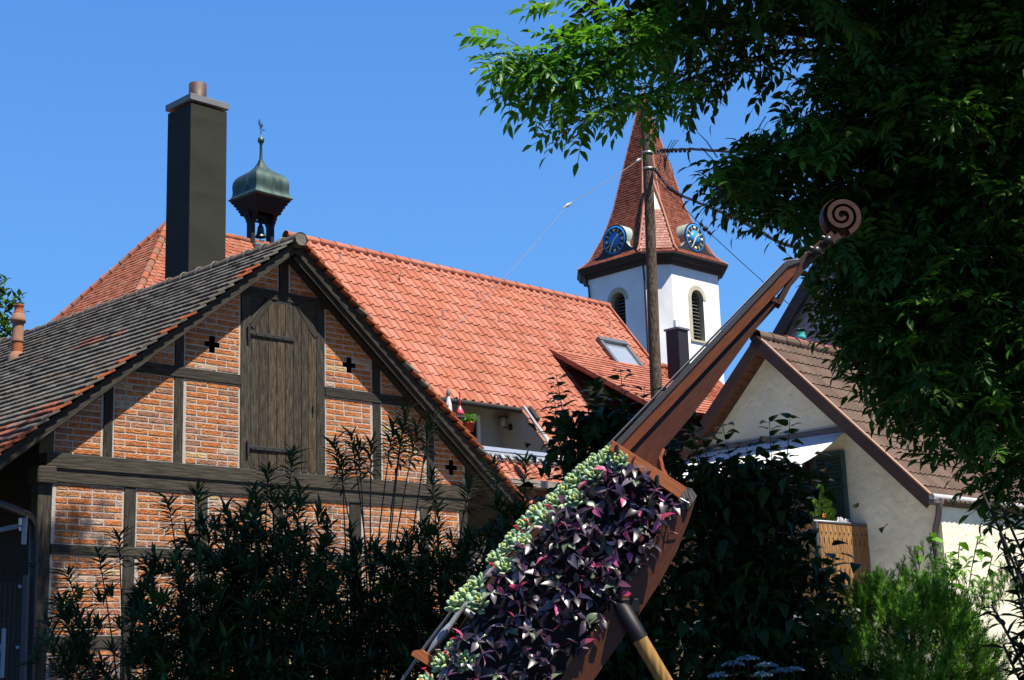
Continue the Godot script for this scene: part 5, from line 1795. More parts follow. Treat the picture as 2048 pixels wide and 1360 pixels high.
# ---------------------------------------------------------------- the planted double bass
func make_bass() -> void:
	var b := thing("double_bass_planter", "big wooden double bass sculpture leaning back, its body planted with flowers", "sculpture", Vector3(0, 0, -5.5))
	var red := mat("bass_red", Color(0.095, 0.030, 0.011), 0.4, "satin", Vector3(1.2, 22.0, 22.0), "grain_n", 0.15, false)
	var band := mat("bass_band", Color(0.185, 0.055, 0.017), 0.4, "satin", Vector3(1.2, 22.0, 22.0), "grain_n", 0.15, false)
	var dark := mat("bass_dark", Color(0.075, 0.031, 0.017), 0.45, "satin", Vector3(0.8, 14.0, 14.0), "grain_n", 0.15, false)
	var cedar := mat("bass_cedar", Color(0.40, 0.125, 0.042), 0.55, "satin", Vector3(0.9, 16.0, 16.0), "grain_n", 0.15, false)
	var grey := wood("bass_grey", Color(0.16, 0.14, 0.125), 0.8, Vector3(1.2, 16.0, 16.0), 0.8)
	var neck_line := Vector2(0.72, 0.69).angle()
	# fingerboard, neck
	slanted(b, "fingerboard", flat2([0.352, 2.372, 0.366, 2.390, 1.045, 3.059, 1.089, 3.065, 1.098, 3.055, 1.051, 3.041, 0.380, 2.375]), -0.045, 0.045, neck_line, mat("bass_ebony", Color(0.07, 0.068, 0.07), 0.5, "fine", Vector3(8, 8, 8)))
	slanted(b, "neck", flat2([0.372, 2.370, 0.380, 2.375, 1.051, 3.041, 1.098, 3.055, 1.068, 3.005, 0.974, 2.911, 0.412, 2.353]), -0.034, 0.040, neck_line, band)
	slanted(b, "neck", flat2([0.385, 2.365, 0.975, 2.950, 1.01, 2.905, 0.435, 2.315]), -0.03, 0.008, neck_line, mat("bass_ebony", Color.BLACK))
	slanted(b, "heel", flat2([0.424, 2.341, 0.983, 2.899, 0.993, 2.903, 0.898, 2.785, 0.725, 2.565, 0.578, 2.400, 0.542, 2.364, 0.526, 2.331, 0.534, 2.281, 0.556, 2.239, 0.581, 2.216, 0.425, 2.321]), -0.034, 0.034, neck_line, red)
	slanted(b, "heel_edge", flat2([0.542, 2.366, 0.526, 2.331, 0.534, 2.281, 0.556, 2.239, 0.581, 2.216, 0.592, 2.218, 0.566, 2.246, 0.545, 2.286, 0.537, 2.330, 0.55, 2.360]), -0.034, 0.042, -1.1, cedar)
	# pegbox: two rails with the pegs between, then the scroll
	slanted(b, "pegbox", flat2([0.992, 2.929, 1.003, 2.913, 1.051, 2.986, 1.097, 3.036, 1.136, 3.084, 1.205, 3.135, 1.249, 3.169, 1.263, 3.149, 1.213, 3.122, 1.146, 3.067, 1.107, 3.020, 1.062, 2.972, 1.016, 2.894, 0.980, 2.910]), -0.032, 0.036, 0.85, dark)
	slanted(b, "pegbox", flat2([1.060, 3.035, 1.105, 3.079, 1.146, 3.113, 1.197, 3.155, 1.225, 3.175, 1.235, 3.160, 1.209, 3.142, 1.154, 3.097, 1.115, 3.055, 1.068, 3.005]), -0.032, 0.036, 0.85, dark)
	slanted(b, "pegbox", flat2([1.0, 2.925, 1.06, 3.0, 1.15, 3.09, 1.24, 3.165, 1.25, 3.155, 1.15, 3.07, 1.06, 2.97, 1.01, 2.91]), -0.028, 0.012, 0.85, dark)
	var peg := mat("peg_black", Color(0.02, 0.018, 0.017), 0.35)
	for p in [Vector2(1.158, 3.092), Vector2(1.206, 3.132)]:
		var st := begin()
		lathe(st, [Vector2(0.0, -0.07), Vector2(0.012, -0.07), Vector2(0.011, 0.03), Vector2(0.018, 0.045), Vector2(0.020, 0.06), Vector2(0.014, 0.07), Vector2(0.0, 0.072)], 12, Transform3D(Basis(Vector3.RIGHT, PI / 2), Vector3(p.x, p.y, 0)))
		tube(st, [Vector3(p.x - 0.022, p.y + 0.016, 0.05), Vector3(p.x, p.y, 0.055), Vector3(p.x + 0.022, p.y - 0.014, 0.05)], [0.010, 0.013, 0.010], 8)
		obj("peg", st, peg, b)
	scroll(b, dark)
	# strings run over the nut and the bridge
	for k in 4:
		var z := -0.03 + 0.02 * k
		var st := begin()
		tube(st, [Vector3(1.165, 3.10, z * 0.6), Vector3(1.098, 3.070, z), Vector3(1.045, 3.066, z), Vector3(-0.20, 1.862, z * 1.5), Vector3(-0.352, 1.674, z * 2.2), Vector3(-0.60, 1.33, z * 1.4)], 0.0022, 5)
		obj("string", st, metal("string_steel", Color(0.30, 0.30, 0.31), 0.35, 0.8), b)
	var st := begin()
	tube(st, [Vector3(0.34, 2.355, 0.015), Vector3(-0.09, 1.955, 0.02), Vector3(-0.191, 1.835, 0.03), Vector3(-0.258, 1.745, 0.035)], [0.008, 0.010, 0.011, 0.011], 10)
	tube(st, [Vector3(-0.246, 1.765, 0.035), Vector3(-0.275, 1.725, 0.037), Vector3(-0.31, 1.685, 0.04), Vector3(-0.335, 1.655, 0.04)], [0.006, 0.017, 0.015, 0.006], 10)
	tube(st, [Vector3(-0.20, 1.80, 0.03), Vector3(-0.12, 1.745, 0.03)], 0.012, 8)
	obj("string_rail", st, metal("rail_zinc", Color(0.42, 0.43, 0.44), 0.45, 0.4, "fine", Vector3(9, 9, 9)), b)
	slanted(b, "bridge", flat2([-0.394, 1.650, -0.386, 1.664, -0.358, 1.668, -0.262, 1.600, -0.275, 1.572]), -0.03, 0.085, -0.72, cedar)
	# body: shoulder board, back board, corner block, planted filling
	slanted(b, "shoulder_board", flat2([0.336, 2.343, 0.348, 2.378, 0.604, 2.198, 0.574, 2.163]), -0.20, 0.205, Vector2(0.256, -0.18).angle(), cedar, 0.004)
	slanted(b, "corner_block", flat2([0.570, 2.160, 0.603, 2.200, 0.621, 2.194, 0.637, 2.168, 0.610, 2.130, 0.586, 2.119]), -0.202, 0.208, Vector2(0.2, -0.75).angle(), grey, 0.004)
	slanted(b, "side_strip", flat2([0.560, 2.150, 0.598, 2.130, 0.520, 2.024, 0.490, 2.043]), -0.19, 0.198, Vector2(-0.5, -0.85).angle(), grey)
	slanted(b, "back_board", flat2([0.637, 2.168, 0.605, 2.085, 0.557, 1.978, 0.491, 1.871, 0.397, 1.740, 0.307, 1.625, 0.203, 1.491, 0.02, 1.18, -0.10, 0.85, -0.16, 0.55, -0.27, 0.52, -0.20, 0.90, -0.06, 1.25, 0.095, 1.495, 0.162, 1.598, 0.248, 1.715, 0.354, 1.858, 0.461, 2.002, 0.540, 2.106]), -0.205, 0.203, Vector2(-0.45, -0.75).angle(), red)
	slanted(b, "front_board", flat2([0.336, 2.343, 0.318, 2.330, 0.10, 2.13, -0.09, 1.94, -0.22, 1.75, -0.33, 1.585, -0.60, 1.30, -0.86, 0.98, -0.93, 0.70, -0.80, 0.45, -0.50, 0.36, -0.27, 0.45, -0.30, 0.50, -0.55, 0.42, -0.76, 0.50, -0.86, 0.72, -0.80, 0.97, -0.56, 1.27, -0.29, 1.56, -0.19, 1.74, -0.06, 1.92, 0.12, 2.11, 0.35, 2.31]), -0.205, -0.02, 0.8, dark)
	st = begin()
	prism(st, flat2([0.345, 2.32, 0.56, 2.155, 0.53, 2.10, 0.455, 2.002, 0.35, 1.858, 0.243, 1.715, 0.09, 1.495, -0.07, 1.25, -0.21, 0.90, -0.28, 0.52, -0.55, 0.43, -0.75, 0.50, -0.85, 0.72, -0.79, 0.97, -0.55, 1.27, -0.29, 1.55, -0.19, 1.74, -0.06, 1.92, 0.12, 2.11]), -0.19, 0.165)
	obj("planting_cloth", st, mat("planting_cloth", Color(0.012, 0.012, 0.014), 0.9), b)
	# strut that holds it up
	st = begin()
	box(st, Vector3(0.372, 1.792, 0.207), Vector3(0.085, 0.05, 0.008), Transform3D.IDENTITY, 0.003)
	tube(st, [Vector3(0.345, 1.80, 0.20), Vector3(0.358, 1.775, 0.235), Vector3(0.408, 1.677, 0.24)], [0.022, 0.030, 0.030], 14)
	obj("strut_socket", st, metal("socket_iron", Color(0.03, 0.028, 0.03), 0.55, 0.4), b)
	st = begin()
	tube(st, [Vector3(0.404, 1.684, 0.24), Vector3(0.494, 1.517, 0.245), Vector3(1.30, 0.0, 0.26)], 0.0275, 18)
	obj("strut", st, mat("strut_varnish", Color(0.36, 0.20, 0.055), 0.4, "grain", Vector3(9, 0.6, 9)), b)
	st = begin()
	tube(st, [Vector3(-0.52, 0.40, 0), Vector3(-0.62, 0.0, 0)], [0.03, 0.02], 10)
	obj("endpin", st, metal("socket_iron", Color.BLACK), b)
	for p in [[0.362, 2.338, 0.207], [0.500, 2.225, 0.207], [0.60, 2.140, 0.212]]:
		st = begin()
		box(st, Vector3(p[0], p[1], p[2]), Vector3(0.012, 0.045, 0.012), Transform3D.IDENTITY, 0.003)
		obj("bracket", st, peg, b)
	st = begin()
	tube(st, [Vector3(0.578, 2.160, 0.214), Vector3(0.606, 2.142, 0.216)], 0.0035, 6)
	obj("bolt", st, metal("bolt_zinc", Color(0.5, 0.5, 0.5), 0.4, 0.7), b)
	succulents()
	purple_plants()


# a board cut to a polygon of the sculpture's side view; its own x runs along the grain
func slanted(parent: Node3D, called: String, poly: PackedVector2Array, z0: float, z1: float, angle: float, m: Material, _bev := 0.0) -> void:
	var c := Vector2.ZERO
	for p in poly: c += p
	c /= poly.size()
	var turned_poly := PackedVector2Array()
	for p in poly: turned_poly.append((p - c).rotated(-angle))
	var st := begin()
	prism(st, turned_poly, z0, z1)
	obj(called, st, m, parent, Transform3D(Basis(Vector3.BACK, angle), Vector3(c.x, c.y, 0)))


func scroll(b: Node3D, wood_m: Material) -> void:
	var s := node("scroll", b, Transform3D(Basis.IDENTITY, Vector3(1.270, 3.234, 0.0)))
	var st := begin()
	lathe(st, [Vector2(0.0, -0.036), Vector2(0.068, -0.036), Vector2(0.072, -0.028), Vector2(0.072, 0.020), Vector2(0.0, 0.020)], 44, Transform3D(Basis(Vector3.RIGHT, PI / 2), Vector3.ZERO))
	obj("core", st, wood_m, s)
	st = begin()   # the carved volute: a band that winds inwards
	var n := 110
	var rows := []
	for i in n + 1:
		var t := float(i) / n
		var a := -1.25 + t * TAU * 2.15
		var r := lerpf(0.069, 0.009, pow(t, 0.92))
		var half := lerpf(0.0118, 0.0088, t)
		var d := Vector3(cos(a), sin(a), 0)
		rows.append([d * (r - half), d * (r - half * 0.78), d * (r + half * 0.78), d * (r + half)])
	var zs := [0.012, 0.042, 0.042, 0.012]
	var ze := [0.012, 0.036, 0.036, 0.012]
	for i in n:
		for k in 3:
			var p: Vector3 = rows[i][k] + Vector3(0, 0, zs[k])
			var q: Vector3 = rows[i][k + 1] + Vector3(0, 0, zs[k + 1])
			var u: Vector3 = rows[i + 1][k + 1] + Vector3(0, 0, zs[k + 1])
			var v: Vector3 = rows[i + 1][k] + Vector3(0, 0, zs[k])
			st.set_smooth_group(20 + k)
			quad(st, p, q, u, v)
	obj("volute", st, wood_m, s)
	st = begin()
	st.set_smooth_group(8)
	for i in 26:   # rounded outer rim
		var a := -1.3 + i * 5.2 / 26
		var c := -1.3 + (i + 1) * 5.2 / 26
		for k in 4:
			var e := -0.036 + k * 0.018
			var f := e + 0.018
			var r0 := 0.072 + 0.006 * sin(PI * k / 4.0)
			var r1 := 0.072 + 0.006 * sin(PI * (k + 1) / 4.0)
			quad(st, Vector3(cos(a) * r0, sin(a) * r0, e), Vector3(cos(c) * r0, sin(c) * r0, e), Vector3(cos(c) * r1, sin(c) * r1, f), Vector3(cos(a) * r1, sin(a) * r1, f))
	obj("rim", st, wood_m, s)


func succulents() -> void:
	var st := begin()   # one fleshy leaf, blunt with a small point
	var prof := [[0.0, 0.004], [0.25, 0.0075], [0.6, 0.0125], [0.85, 0.0105], [0.96, 0.005], [1.0, 0.0]]
	st.set_smooth_group(7)
	for i in prof.size() - 1:
		for k in 7:
			var a := TAU * k / 7
			var c := TAU * (k + 1) / 7
			var f := func(row: Array, an: float) -> Vector3: return Vector3(cos(an) * row[1], sin(an) * row[1] * 0.45 + 0.010 * row[0] * row[0], row[0] * 0.042)
			quad(st, f.call(prof[i], a), f.call(prof[i], c), f.call(prof[i + 1], c), f.call(prof[i + 1], a))
	var fleshy := done(st)
	var tones := [mat("succulent_a", Color(0.27, 0.41, 0.22), 0.55), mat("succulent_b", Color(0.31, 0.46, 0.22), 0.55), mat("succulent_c", Color(0.25, 0.385, 0.25), 0.55), mat("succulent_young", Color(0.38, 0.48, 0.15), 0.5)]
	for m in tones:
		m.subsurf_scatter_enabled = true
		m.subsurf_scatter_strength = 0.15
	var protos := []
	var label := "pale green succulent rosette on the front edge of the bass planter"
	var line := [Vector2(0.352, 2.318), Vector2(0.305, 2.292), Vector2(0.262, 2.262), Vector2(0.225, 2.228), Vector2(0.188, 2.190), Vector2(0.150, 2.150), Vector2(0.090, 2.108), Vector2(0.047, 2.068), Vector2(0.008, 2.030), Vector2(-0.030, 1.992), Vector2(-0.066, 1.952), Vector2(-0.132, 1.870), Vector2(-0.168, 1.835), Vector2(-0.200, 1.800), Vector2(-0.215, 1.640), Vector2(-0.262, 1.592), Vector2(-0.318, 1.525)]
	var count := 0
	for i in line.size():
		for k in 2:
			if k == 1 and i % 2 == 1: continue
			var o: Node3D
			if count < 3:
				o = thing("succulent", label, "succulent", Vector3.ZERO, 0.0, "succulent rosettes along the bass planter")
				var n := 17 + count * 2
				for j in n:
					var t := float(j) / n
					var tilt := lerpf(0.12, 1.45, pow(t, 0.75))
					var a := j * 2.39996 + count
					var d := Vector3(cos(a) * sin(tilt), cos(tilt), sin(a) * sin(tilt))
					var xf := aim(d * 0.006 + Vector3(0, 0.010 - 0.016 * t, 0), d, 0.0, lerpf(0.6, 1.25, pow(t, 0.6)))
					put("leaf", fleshy, tones[3] if t < 0.22 else tones[(j + count) % 3], o, xf)
				protos.append(o)
			else:
				o = protos[rng.randi() % 3].duplicate()
				o.name = numbered("succulent")
				add_child(o)
			count += 1
			var nth: String = ["topmost", "second", "third", "fourth", "fifth", "sixth", "seventh", "eighth", "ninth", "tenth", "eleventh", "twelfth", "thirteenth", "fourteenth", "fifteenth", "sixteenth", "lowest"][i]
			o.set_meta("label", "pale green succulent rosette, %s from the shoulder board in the %s row" % [nth, "outer" if k == 0 else "inner"])
			var p: Vector2 = line[i]
			var away := Vector3(-0.62, 0.55, 0.55) if k == 0 else Vector3(-0.25, 0.40, 0.90)
			away = (away + wander(0.22)).normalized()
			var z := 0.125 if k == 0 else 0.185
			var x := away.cross(Vector3(0.3, 0.2, 1)).normalized()
			o.transform = Transform3D(Basis(x, away, x.cross(away)).rotated(away, rng.randf() * TAU).scaled(Vector3.ONE * rng.randf_range(0.82, 1.02)), Vector3(p.x, p.y, -5.5 + z) + (Vector3(-0.012, 0.012, 0) if k == 0 else Vector3(0.018, -0.020, 0)) + wander(0.007))
	var f := thing("red_succulent_flowers", "tiny red blossoms on thin stalks beside the succulents", "flowers", Vector3(0, 0, -5.5))
	var redm := mat("red_blossom", Color(0.55, 0.015, 0.03), 0.5)
	for p in [Vector2(0.105, 2.155), Vector2(-0.01, 2.085), Vector2(0.03, 2.105), Vector2(-0.10, 1.955), Vector2(-0.22, 1.72), Vector2(-0.27, 1.655), Vector2(-0.36, 1.56), Vector2(-0.24, 1.70), Vector2(-0.345, 1.60)]:
		st = begin()
		var c := Vector3(p.x, p.y, 0.16)
		tube(st, [c + Vector3(0.03, -0.03, 0), c], 0.0015, 4)
		tube(st, [c - Vector3(0.008, -0.002, 0), c, c + Vector3(0.010, 0.004, 0)], [0.0015, 0.0048, 0.0015], 6)
		obj("blossom", st, redm, f)


func purple_plants() -> void:
	var area := flat2([0.335, 2.30, 0.40, 2.29, 0.56, 2.155, 0.53, 2.05, 0.43, 1.95, 0.33, 1.80, 0.22, 1.68, 0.06, 1.46, -0.36, 1.46, -0.27, 1.60, -0.19, 1.74, -0.09, 1.89, 0.06, 2.05, 0.19, 2.175])
	var leaves := [leaf(0.052, 0.028, 0.35, 4), leaf(0.042, 0.025, 0.15, 4), leaf(0.058, 0.030, 0.6, 4)]
	var tones := [Color(0.012, 0.007, 0.010), Color(0.024, 0.011, 0.017), Color(0.045, 0.032, 0.042), Color(0.085, 0.068, 0.082), Color(0.125, 0.100, 0.122), Color(0.070, 0.098, 0.060), Color(0.11, 0.145, 0.09), Color(0.42, 0.085, 0.20), Color(0.06, 0.006, 0.010), Color(0.42, 0.20, 0.26)]  # the greyish mauves put sunlit gloss into the leaf colour
	var ms := []
	for i in tones.size():
		var m := mat("purple_%d" % i, tones[i], 0.38)
		m.metallic_specular = 0.55
		m.cull_mode = BaseMaterial3D.CULL_DISABLED
		m.backlight_enabled = true
		m.backlight = Color(0.35 * clampf(tones[i].r * 3.0, 0.1, 1.0), 0.04, 0.10).linear_to_srgb()
		ms.append(m)
	var plants := []
	var where := [["among the shoulder board", 0.40, 2.17], ["at the top front edge", 0.20, 2.07], ["beside the corner block", 0.48, 2.03], ["in the middle of the body", 0.28, 1.93], ["beside the upper succulents", 0.06, 1.92], ["above the strut", 0.24, 1.76], ["at the middle of the front edge", 0.00, 1.77], ["at the lower end in the shade", 0.04, 1.58], ["lowest, next to the bridge", -0.16, 1.58]]
	for w in where:
		var o := thing("purple_foliage_plant", "dark purple leafed bedding plant %s of the bass planter" % w[0], "bedding plant", Vector3(w[1], w[2], -5.34), 0.0, "purple plants filling the bass")
		plants.append(o)
		var st := begin()
		for k in 9:
			var e := Vector3(rng.randf_range(-0.10, 0.10), rng.randf_range(-0.12, 0.10), 0.05)
			tube(st, [e * 0.2 - Vector3(0, 0, 0.01), e * 0.7 + Vector3(0, 0.01, 0.02), e], 0.002, 4)
		obj("stem", st, ms[8], o)
	var tries := 0
	var tips := []
	while tips.size() < 165 and tries < 9000:
		tries += 1
		var p := Vector2(rng.randf_range(-0.36, 0.57), rng.randf_range(1.46, 2.30))
		if not Geometry2D.is_point_in_polygon(p, area): continue
		if p.y < 1.80 and rng.randf() < 0.72: continue
		var ok := true
		for q in tips:
			if p.distance_to(q) < 0.031: ok = false
		if not ok: continue
		tips.append(p)
		var best: Node3D = plants[0]
		for o in plants:
			if Vector2(o.position.x, o.position.y).distance_to(p) < Vector2(best.position.x, best.position.y).distance_to(p): best = o
		var c := Vector3(p.x, p.y, -5.5 + 0.185 + rng.randf() * 0.055) - best.position
		var axis := (Vector3(rng.randf_range(-0.4, 0.4), rng.randf_range(0.1, 0.9), 1.0)).normalized()
		var n := 4 + rng.randi() % 3
		var spin := rng.randf() * TAU
		var bright := rng.randf()
		for j in n:
			var a := spin + j * TAU / n + rng.randf_range(-0.3, 0.3)
			var u := axis.cross(Vector3(0.2, 1, 0)).normalized()
			var v := axis.cross(u)
			var d := (u * cos(a) + v * sin(a)) + axis * rng.randf_range(0.05, 0.8) + Vector3(0, -0.08, 0) + wander(0.25)
			var tone := rng.randi() % 4
			if bright > 0.5 and rng.randf() < 0.6: tone = 3 + rng.randi() % 4
			if rng.randf() < 0.065: tone = 7
			elif rng.randf() < 0.06: tone = 8
			elif rng.randf() < 0.02: tone = 9
			if j > 3: tone = 5 + rng.randi() % 2
			var size := rng.randf_range(0.75, 1.12) if j < 4 else 0.5
			put("leaf", leaves[rng.randi() % 3], ms[tone], best, aim(c, d, rng.randf_range(-1.1, 1.1), size))


# ---------------------------------------------------------------- wire gate, drainpipe at the barn's left corner
func make_gate() -> void:
	var g := thing("wire_mesh_gate", "dark wire mesh gate with pale metal handle left of the barn", "gate", Vector3(-4.78, 0, -14.45), 0.15)
	var wire := metal("gate_wire", Color(0.06, 0.065, 0.07), 0.5, 0.5)
	for i in 24:
		var st := begin()
		tube(st, [Vector3(-0.046 * i, 0.1, 0), Vector3(-0.046 * i, 2.53, 0)], 0.003, 5)
		obj("rod", st, wire, g)
	for i in 13:
		var st := begin()
		tube(st, [Vector3(0.02, 2.53 - i * 0.193, 0.006), Vector3(-1.1, 2.53 - i * 0.193, 0.006)], 0.004, 5)
		obj("cross_rod", st, wire, g)
	var pale := mat("gate_pale", Color(0.34, 0.37, 0.41), 0.5)
	var st := begin()
	box(st, Vector3(-0.13, 1.87, 0.02), Vector3(0.038, 0.46, 0.02), Transform3D.IDENTITY, 0.005)
	box(st, Vector3(-0.22, 1.92, 0.02), Vector3(0.14, 0.075, 0.015), Transform3D.IDENTITY, 0.005)
	obj("handle", st, pale, g)
	st = begin()
	for y in [2.49, 1.92]:
		box(st, Vector3(0.0, y, 0.02), Vector3(0.03, 0.03, 0.03), Transform3D.IDENTITY, 0.004)
	obj("mesh_clip", st, pale, g)
	st = begin()
	box(st, Vector3(0.05, 1.3, 0), Vector3(0.05, 2.6, 0.05), Transform3D.IDENTITY, 0.006)
	obj("post", st, wire, g)
	var l := thing("wall_bracket", "pale metal arm with a white knob fixed above the wire gate", "bracket", Vector3(-4.74, 3.0, -14.42), 0.15)
	st = begin()
	box(st, Vector3(-0.01, 0.03, 0), Vector3(0.045, 0.285, 0.02), Transform3D(Basis(Vector3.BACK, -0.03), Vector3.ZERO), 0.004)
	obj("plate", st, pale, l)
	st = begin()
	box(st, Vector3(-0.16, 0.045, 0.03), Vector3(0.26, 0.045, 0.02), Transform3D(Basis(Vector3.BACK, 0.20), Vector3(0, 0.03, 0)), 0.004)
	obj("arm", st, mat("bracket_grey", Color(0.20, 0.22, 0.25), 0.5), l)
	st = begin()
	tube(st, [Vector3(-0.045, 0.135, 0.05), Vector3(-0.043, 0.07, 0.05)], 0.016, 10)
	tube(st, [Vector3(-0.043, 0.05, 0.05), Vector3(-0.042, 0.015, 0.05)], 0.012, 10)
	obj("knob", st, mat("knob_white", Color(0.78, 0.78, 0.74), 0.4), l)
	var d := thing("drainpipe", "black drainpipe bending down along the barn's left corner post", "drainpipe", Vector3(-4.72, 0, -14.55))
	st = begin()
	tube(st, [Vector3(-0.75, 3.46, 1.4), Vector3(-0.10, 3.22, 0.40), Vector3(-0.02, 3.17, 0.05), Vector3(0.0, 3.08, -0.05), Vector3(0.0, 2.9, -0.06), Vector3(0.03, 0.1, -0.06)], 0.042, 12)
	obj("pipe", st, mat("pipe_black", Color(0.02, 0.022, 0.027), 0.4), d)
	st = begin()
	for y in [2.70, 1.2]:
		lathe(st, [Vector2(0.044, -0.02), Vector2(0.05, -0.02), Vector2(0.05, 0.02), Vector2(0.044, 0.02)], 12, Transform3D(Basis.IDENTITY, Vector3(0.005, y, -0.06)))
	obj("pipe_clip", st, mat("pipe_black", Color.BLACK), d)


# ---------------------------------------------------------------- shrubs
func bow(a: Vector3, b: Vector3, lift: float, n := 7) -> Array:
	var mid := Vector3(lerpf(a.x, b.x, 0.3), lerpf(a.y, b.y, 0.6) + lift, lerpf(a.z, b.z, 0.3))
	var out := []
	for i in n + 1:
		var t := float(i) / n
		out.append(a.lerp(mid, t).lerp(mid.lerp(b, t), t))
	return out


func along(pts: Array, t: float) -> Array:   # [point, direction]
	var f := t * (pts.size() - 1)
	var i := mini(int(f), pts.size() - 2)
	return [pts[i].lerp(pts[i + 1], f - i), (pts[i + 1] - pts[i]).normalized()]


func oleander(label: String, base: Vector3, spread: Vector3, height: float, n: int, tips: Array) -> void:
	var o := thing("oleander", label, "oleander bush", base, 0.0, "oleander bushes in front of the barn")
	var bark := mat("oleander_stem", Color(0.065, 0.058, 0.040), 0.8)
	var green := foliage("oleander_leaf", 0.5, 0.25)
	var places := [[], []]
	var tints := [[], []]
	for k in n + tips.size():
		var foot := Vector3(rng.randf_range(-0.16, 0.16), 0, rng.randf_range(-0.12, 0.12))
		var top: Vector3
		var bare := 0.66
		if k < n:
			var a := rng.randf() * TAU
			var r := sqrt(rng.randf())
			top = Vector3(cos(a) * r * spread.x * 1.15, height * rng.randf_range(0.5, 1.0) * (1.0 - 0.18 * r * r), sin(a) * r * spread.z)
		else:
			top = tips[k - n] - base
			bare = 0.885
		var pts := bow(foot, top, 0.25 * rng.randf())
		var st := begin()
		tube(st, pts, [0.011, 0.010, 0.009, 0.008, 0.007, 0.006, 0.005, 0.003], 5, false)
		obj("stem", st, bark, o)
		var length := foot.distance_to(top)
		var t := bare
		var spin := rng.randf() * TAU
		while t <= 1.0:
			var p := along(pts, t)
			var d: Vector3 = p[1]
			var u := d.cross(Vector3(0.3, 0.1, 1)).normalized()
			var v := d.cross(u)
			spin += 0.9
			for j in 3:
				var a := spin + j * TAU / 3
				var out := u * cos(a) + v * sin(a)
				var dir := out * rng.randf_range(0.8, 1.1) + d * lerpf(0.1, 0.95, (t - bare) / (1.0 - bare + 0.01)) + Vector3(0, -0.15, 0)
				var w := rng.randi() % 2
				places[w].append(aim(p[0], dir, rng.randf_range(-0.4, 0.4), rng.randf_range(0.75, 1.15)))
				var c := Color(0.034, 0.080, 0.031) * rng.randf_range(0.6, 1.5)
				if t > 0.92 and rng.randf() < 0.6: c = Color(0.045, 0.105, 0.025) * rng.randf_range(0.7, 1.2)
				if rng.randf() < 0.006: c = Color(0.36, 0.24, 0.03)
				tints[w].append(c)
			t += (rng.randf_range(0.026, 0.042) if k < n else 0.020) / length
	for i in n * 5:   # leafy tufts at the ends of side twigs fill the bush
		var a := rng.randf() * TAU
		var r := pow(rng.randf(), 0.6)
		var y := rng.randf_range(0.25, 0.97)
		var c := Vector3(cos(a) * r * spread.x * 1.2, height * y * (1.0 - 0.12 * r), sin(a) * r * spread.z * 1.1)
		var axis := Vector3(cos(a) * 0.7, rng.randf_range(0.5, 1.2), sin(a) * 0.7 + 0.2).normalized()
		var u := axis.cross(Vector3(0.3, 0.1, 1)).normalized()
		var v := axis.cross(u)
		var fresh := rng.randf() < 0.14
		for j in 18:
			var b := j * 2.4
			var w := rng.randi() % 2
			var dir := (u * cos(b) + v * sin(b)) * rng.randf_range(0.5, 1.1) + axis * rng.randf_range(0.2, 1.2)
			places[w].append(aim(c - axis * 0.05 * rng.randf(), dir, rng.randf_range(-0.5, 0.5), rng.randf_range(0.75, 1.15)))
			tints[w].append((Color(0.065, 0.150, 0.035) if fresh else Color(0.036, 0.084, 0.033)) * rng.randf_range(0.6, 1.4))
	scatter("leaves", leaf(0.155, 0.026, 0.25, 4), green, o, places[0], tints[0])
	scatter("leaves", leaf(0.125, 0.020, 0.08, 4), green, o, places[1], tints[1])


func lilac(label: String, base: Vector3, spread: Vector3, height: float, n: int, tips: Array, fill: int) -> void:
	var o := thing("lilac", label, "lilac bush", base)
	var bark := mat("lilac_stem", Color(0.05, 0.042, 0.034), 0.9)
	var green := foliage("lilac_leaf", 0.42, 0.3)
	var places := []
	var tints := []
	for k in n + tips.size():
		var foot := Vector3(rng.randf_range(-0.2, 0.2), 0, rng.randf_range(-0.15, 0.15))
		var top: Vector3
		var bare := 0.45
		if k < n:
			var a := rng.randf() * TAU
			var r := sqrt(rng.randf())
			top = Vector3(cos(a) * r * spread.x, height * rng.randf_range(0.45, 0.97), sin(a) * r * spread.z)
		else:
			top = tips[k - n] - base
			bare = 0.7
		var pts := bow(foot, top, 0.2 * rng.randf())
		var st := begin()
		tube(st, pts, [0.014, 0.012, 0.010, 0.009, 0.007, 0.006, 0.004, 0.002], 5, false)
		obj("stem", st, bark, o)
		var length := foot.distance_to(top)
		var t := bare
		var quarter := 0.0
		while t <= 1.0:
			var p := along(pts, t)
			var d: Vector3 = p[1]
			var u := d.cross(Vector3(0.5, 0.1, 1)).normalized()
			var v := d.cross(u)
			quarter += PI / 2
			for s in [-1.0, 1.0]:
				var out: Vector3 = (u * cos(quarter) + v * sin(quarter)) * s
				var dir := out + d * 0.45 + Vector3(0, rng.randf_range(-0.5, 0.15), 0)
				places.append(aim(p[0] + out * 0.02, dir, rng.randf_range(-0.3, 0.3), rng.randf_range(0.7, 1.15)))
				var c := Color(0.021, 0.054, 0.016) * rng.randf_range(0.55, 1.5)
				if t > 0.9: c = Color(0.032, 0.085, 0.018) * rng.randf_range(0.8, 1.3)
				tints.append(c)
			t += 0.055 / length
	for i in fill:
		var q := Vector3(rng.randfn() * 0.5, rng.randf_range(-1, 1), rng.randfn() * 0.5)
		var p := Vector3(q.x * spread.x, height * (0.52 + 0.38 * q.y), q.z * spread.z) * Vector3(1.0 - 0.3 * q.y, 1, 1)
		places.append(aim(p, Vector3(rng.randf_range(-1, 1), rng.randf_range(-1.1, 0.2), rng.randf_range(-0.6, 1)), rng.randf_range(-0.6, 0.6), rng.randf_range(0.8, 1.2)))
		tints.append(Color(0.018, 0.047, 0.013) * rng.randf_range(0.5, 1.5))
	scatter("leaves", leaf(0.098, 0.066, 0.32, 4, true), green, o, places, tints)


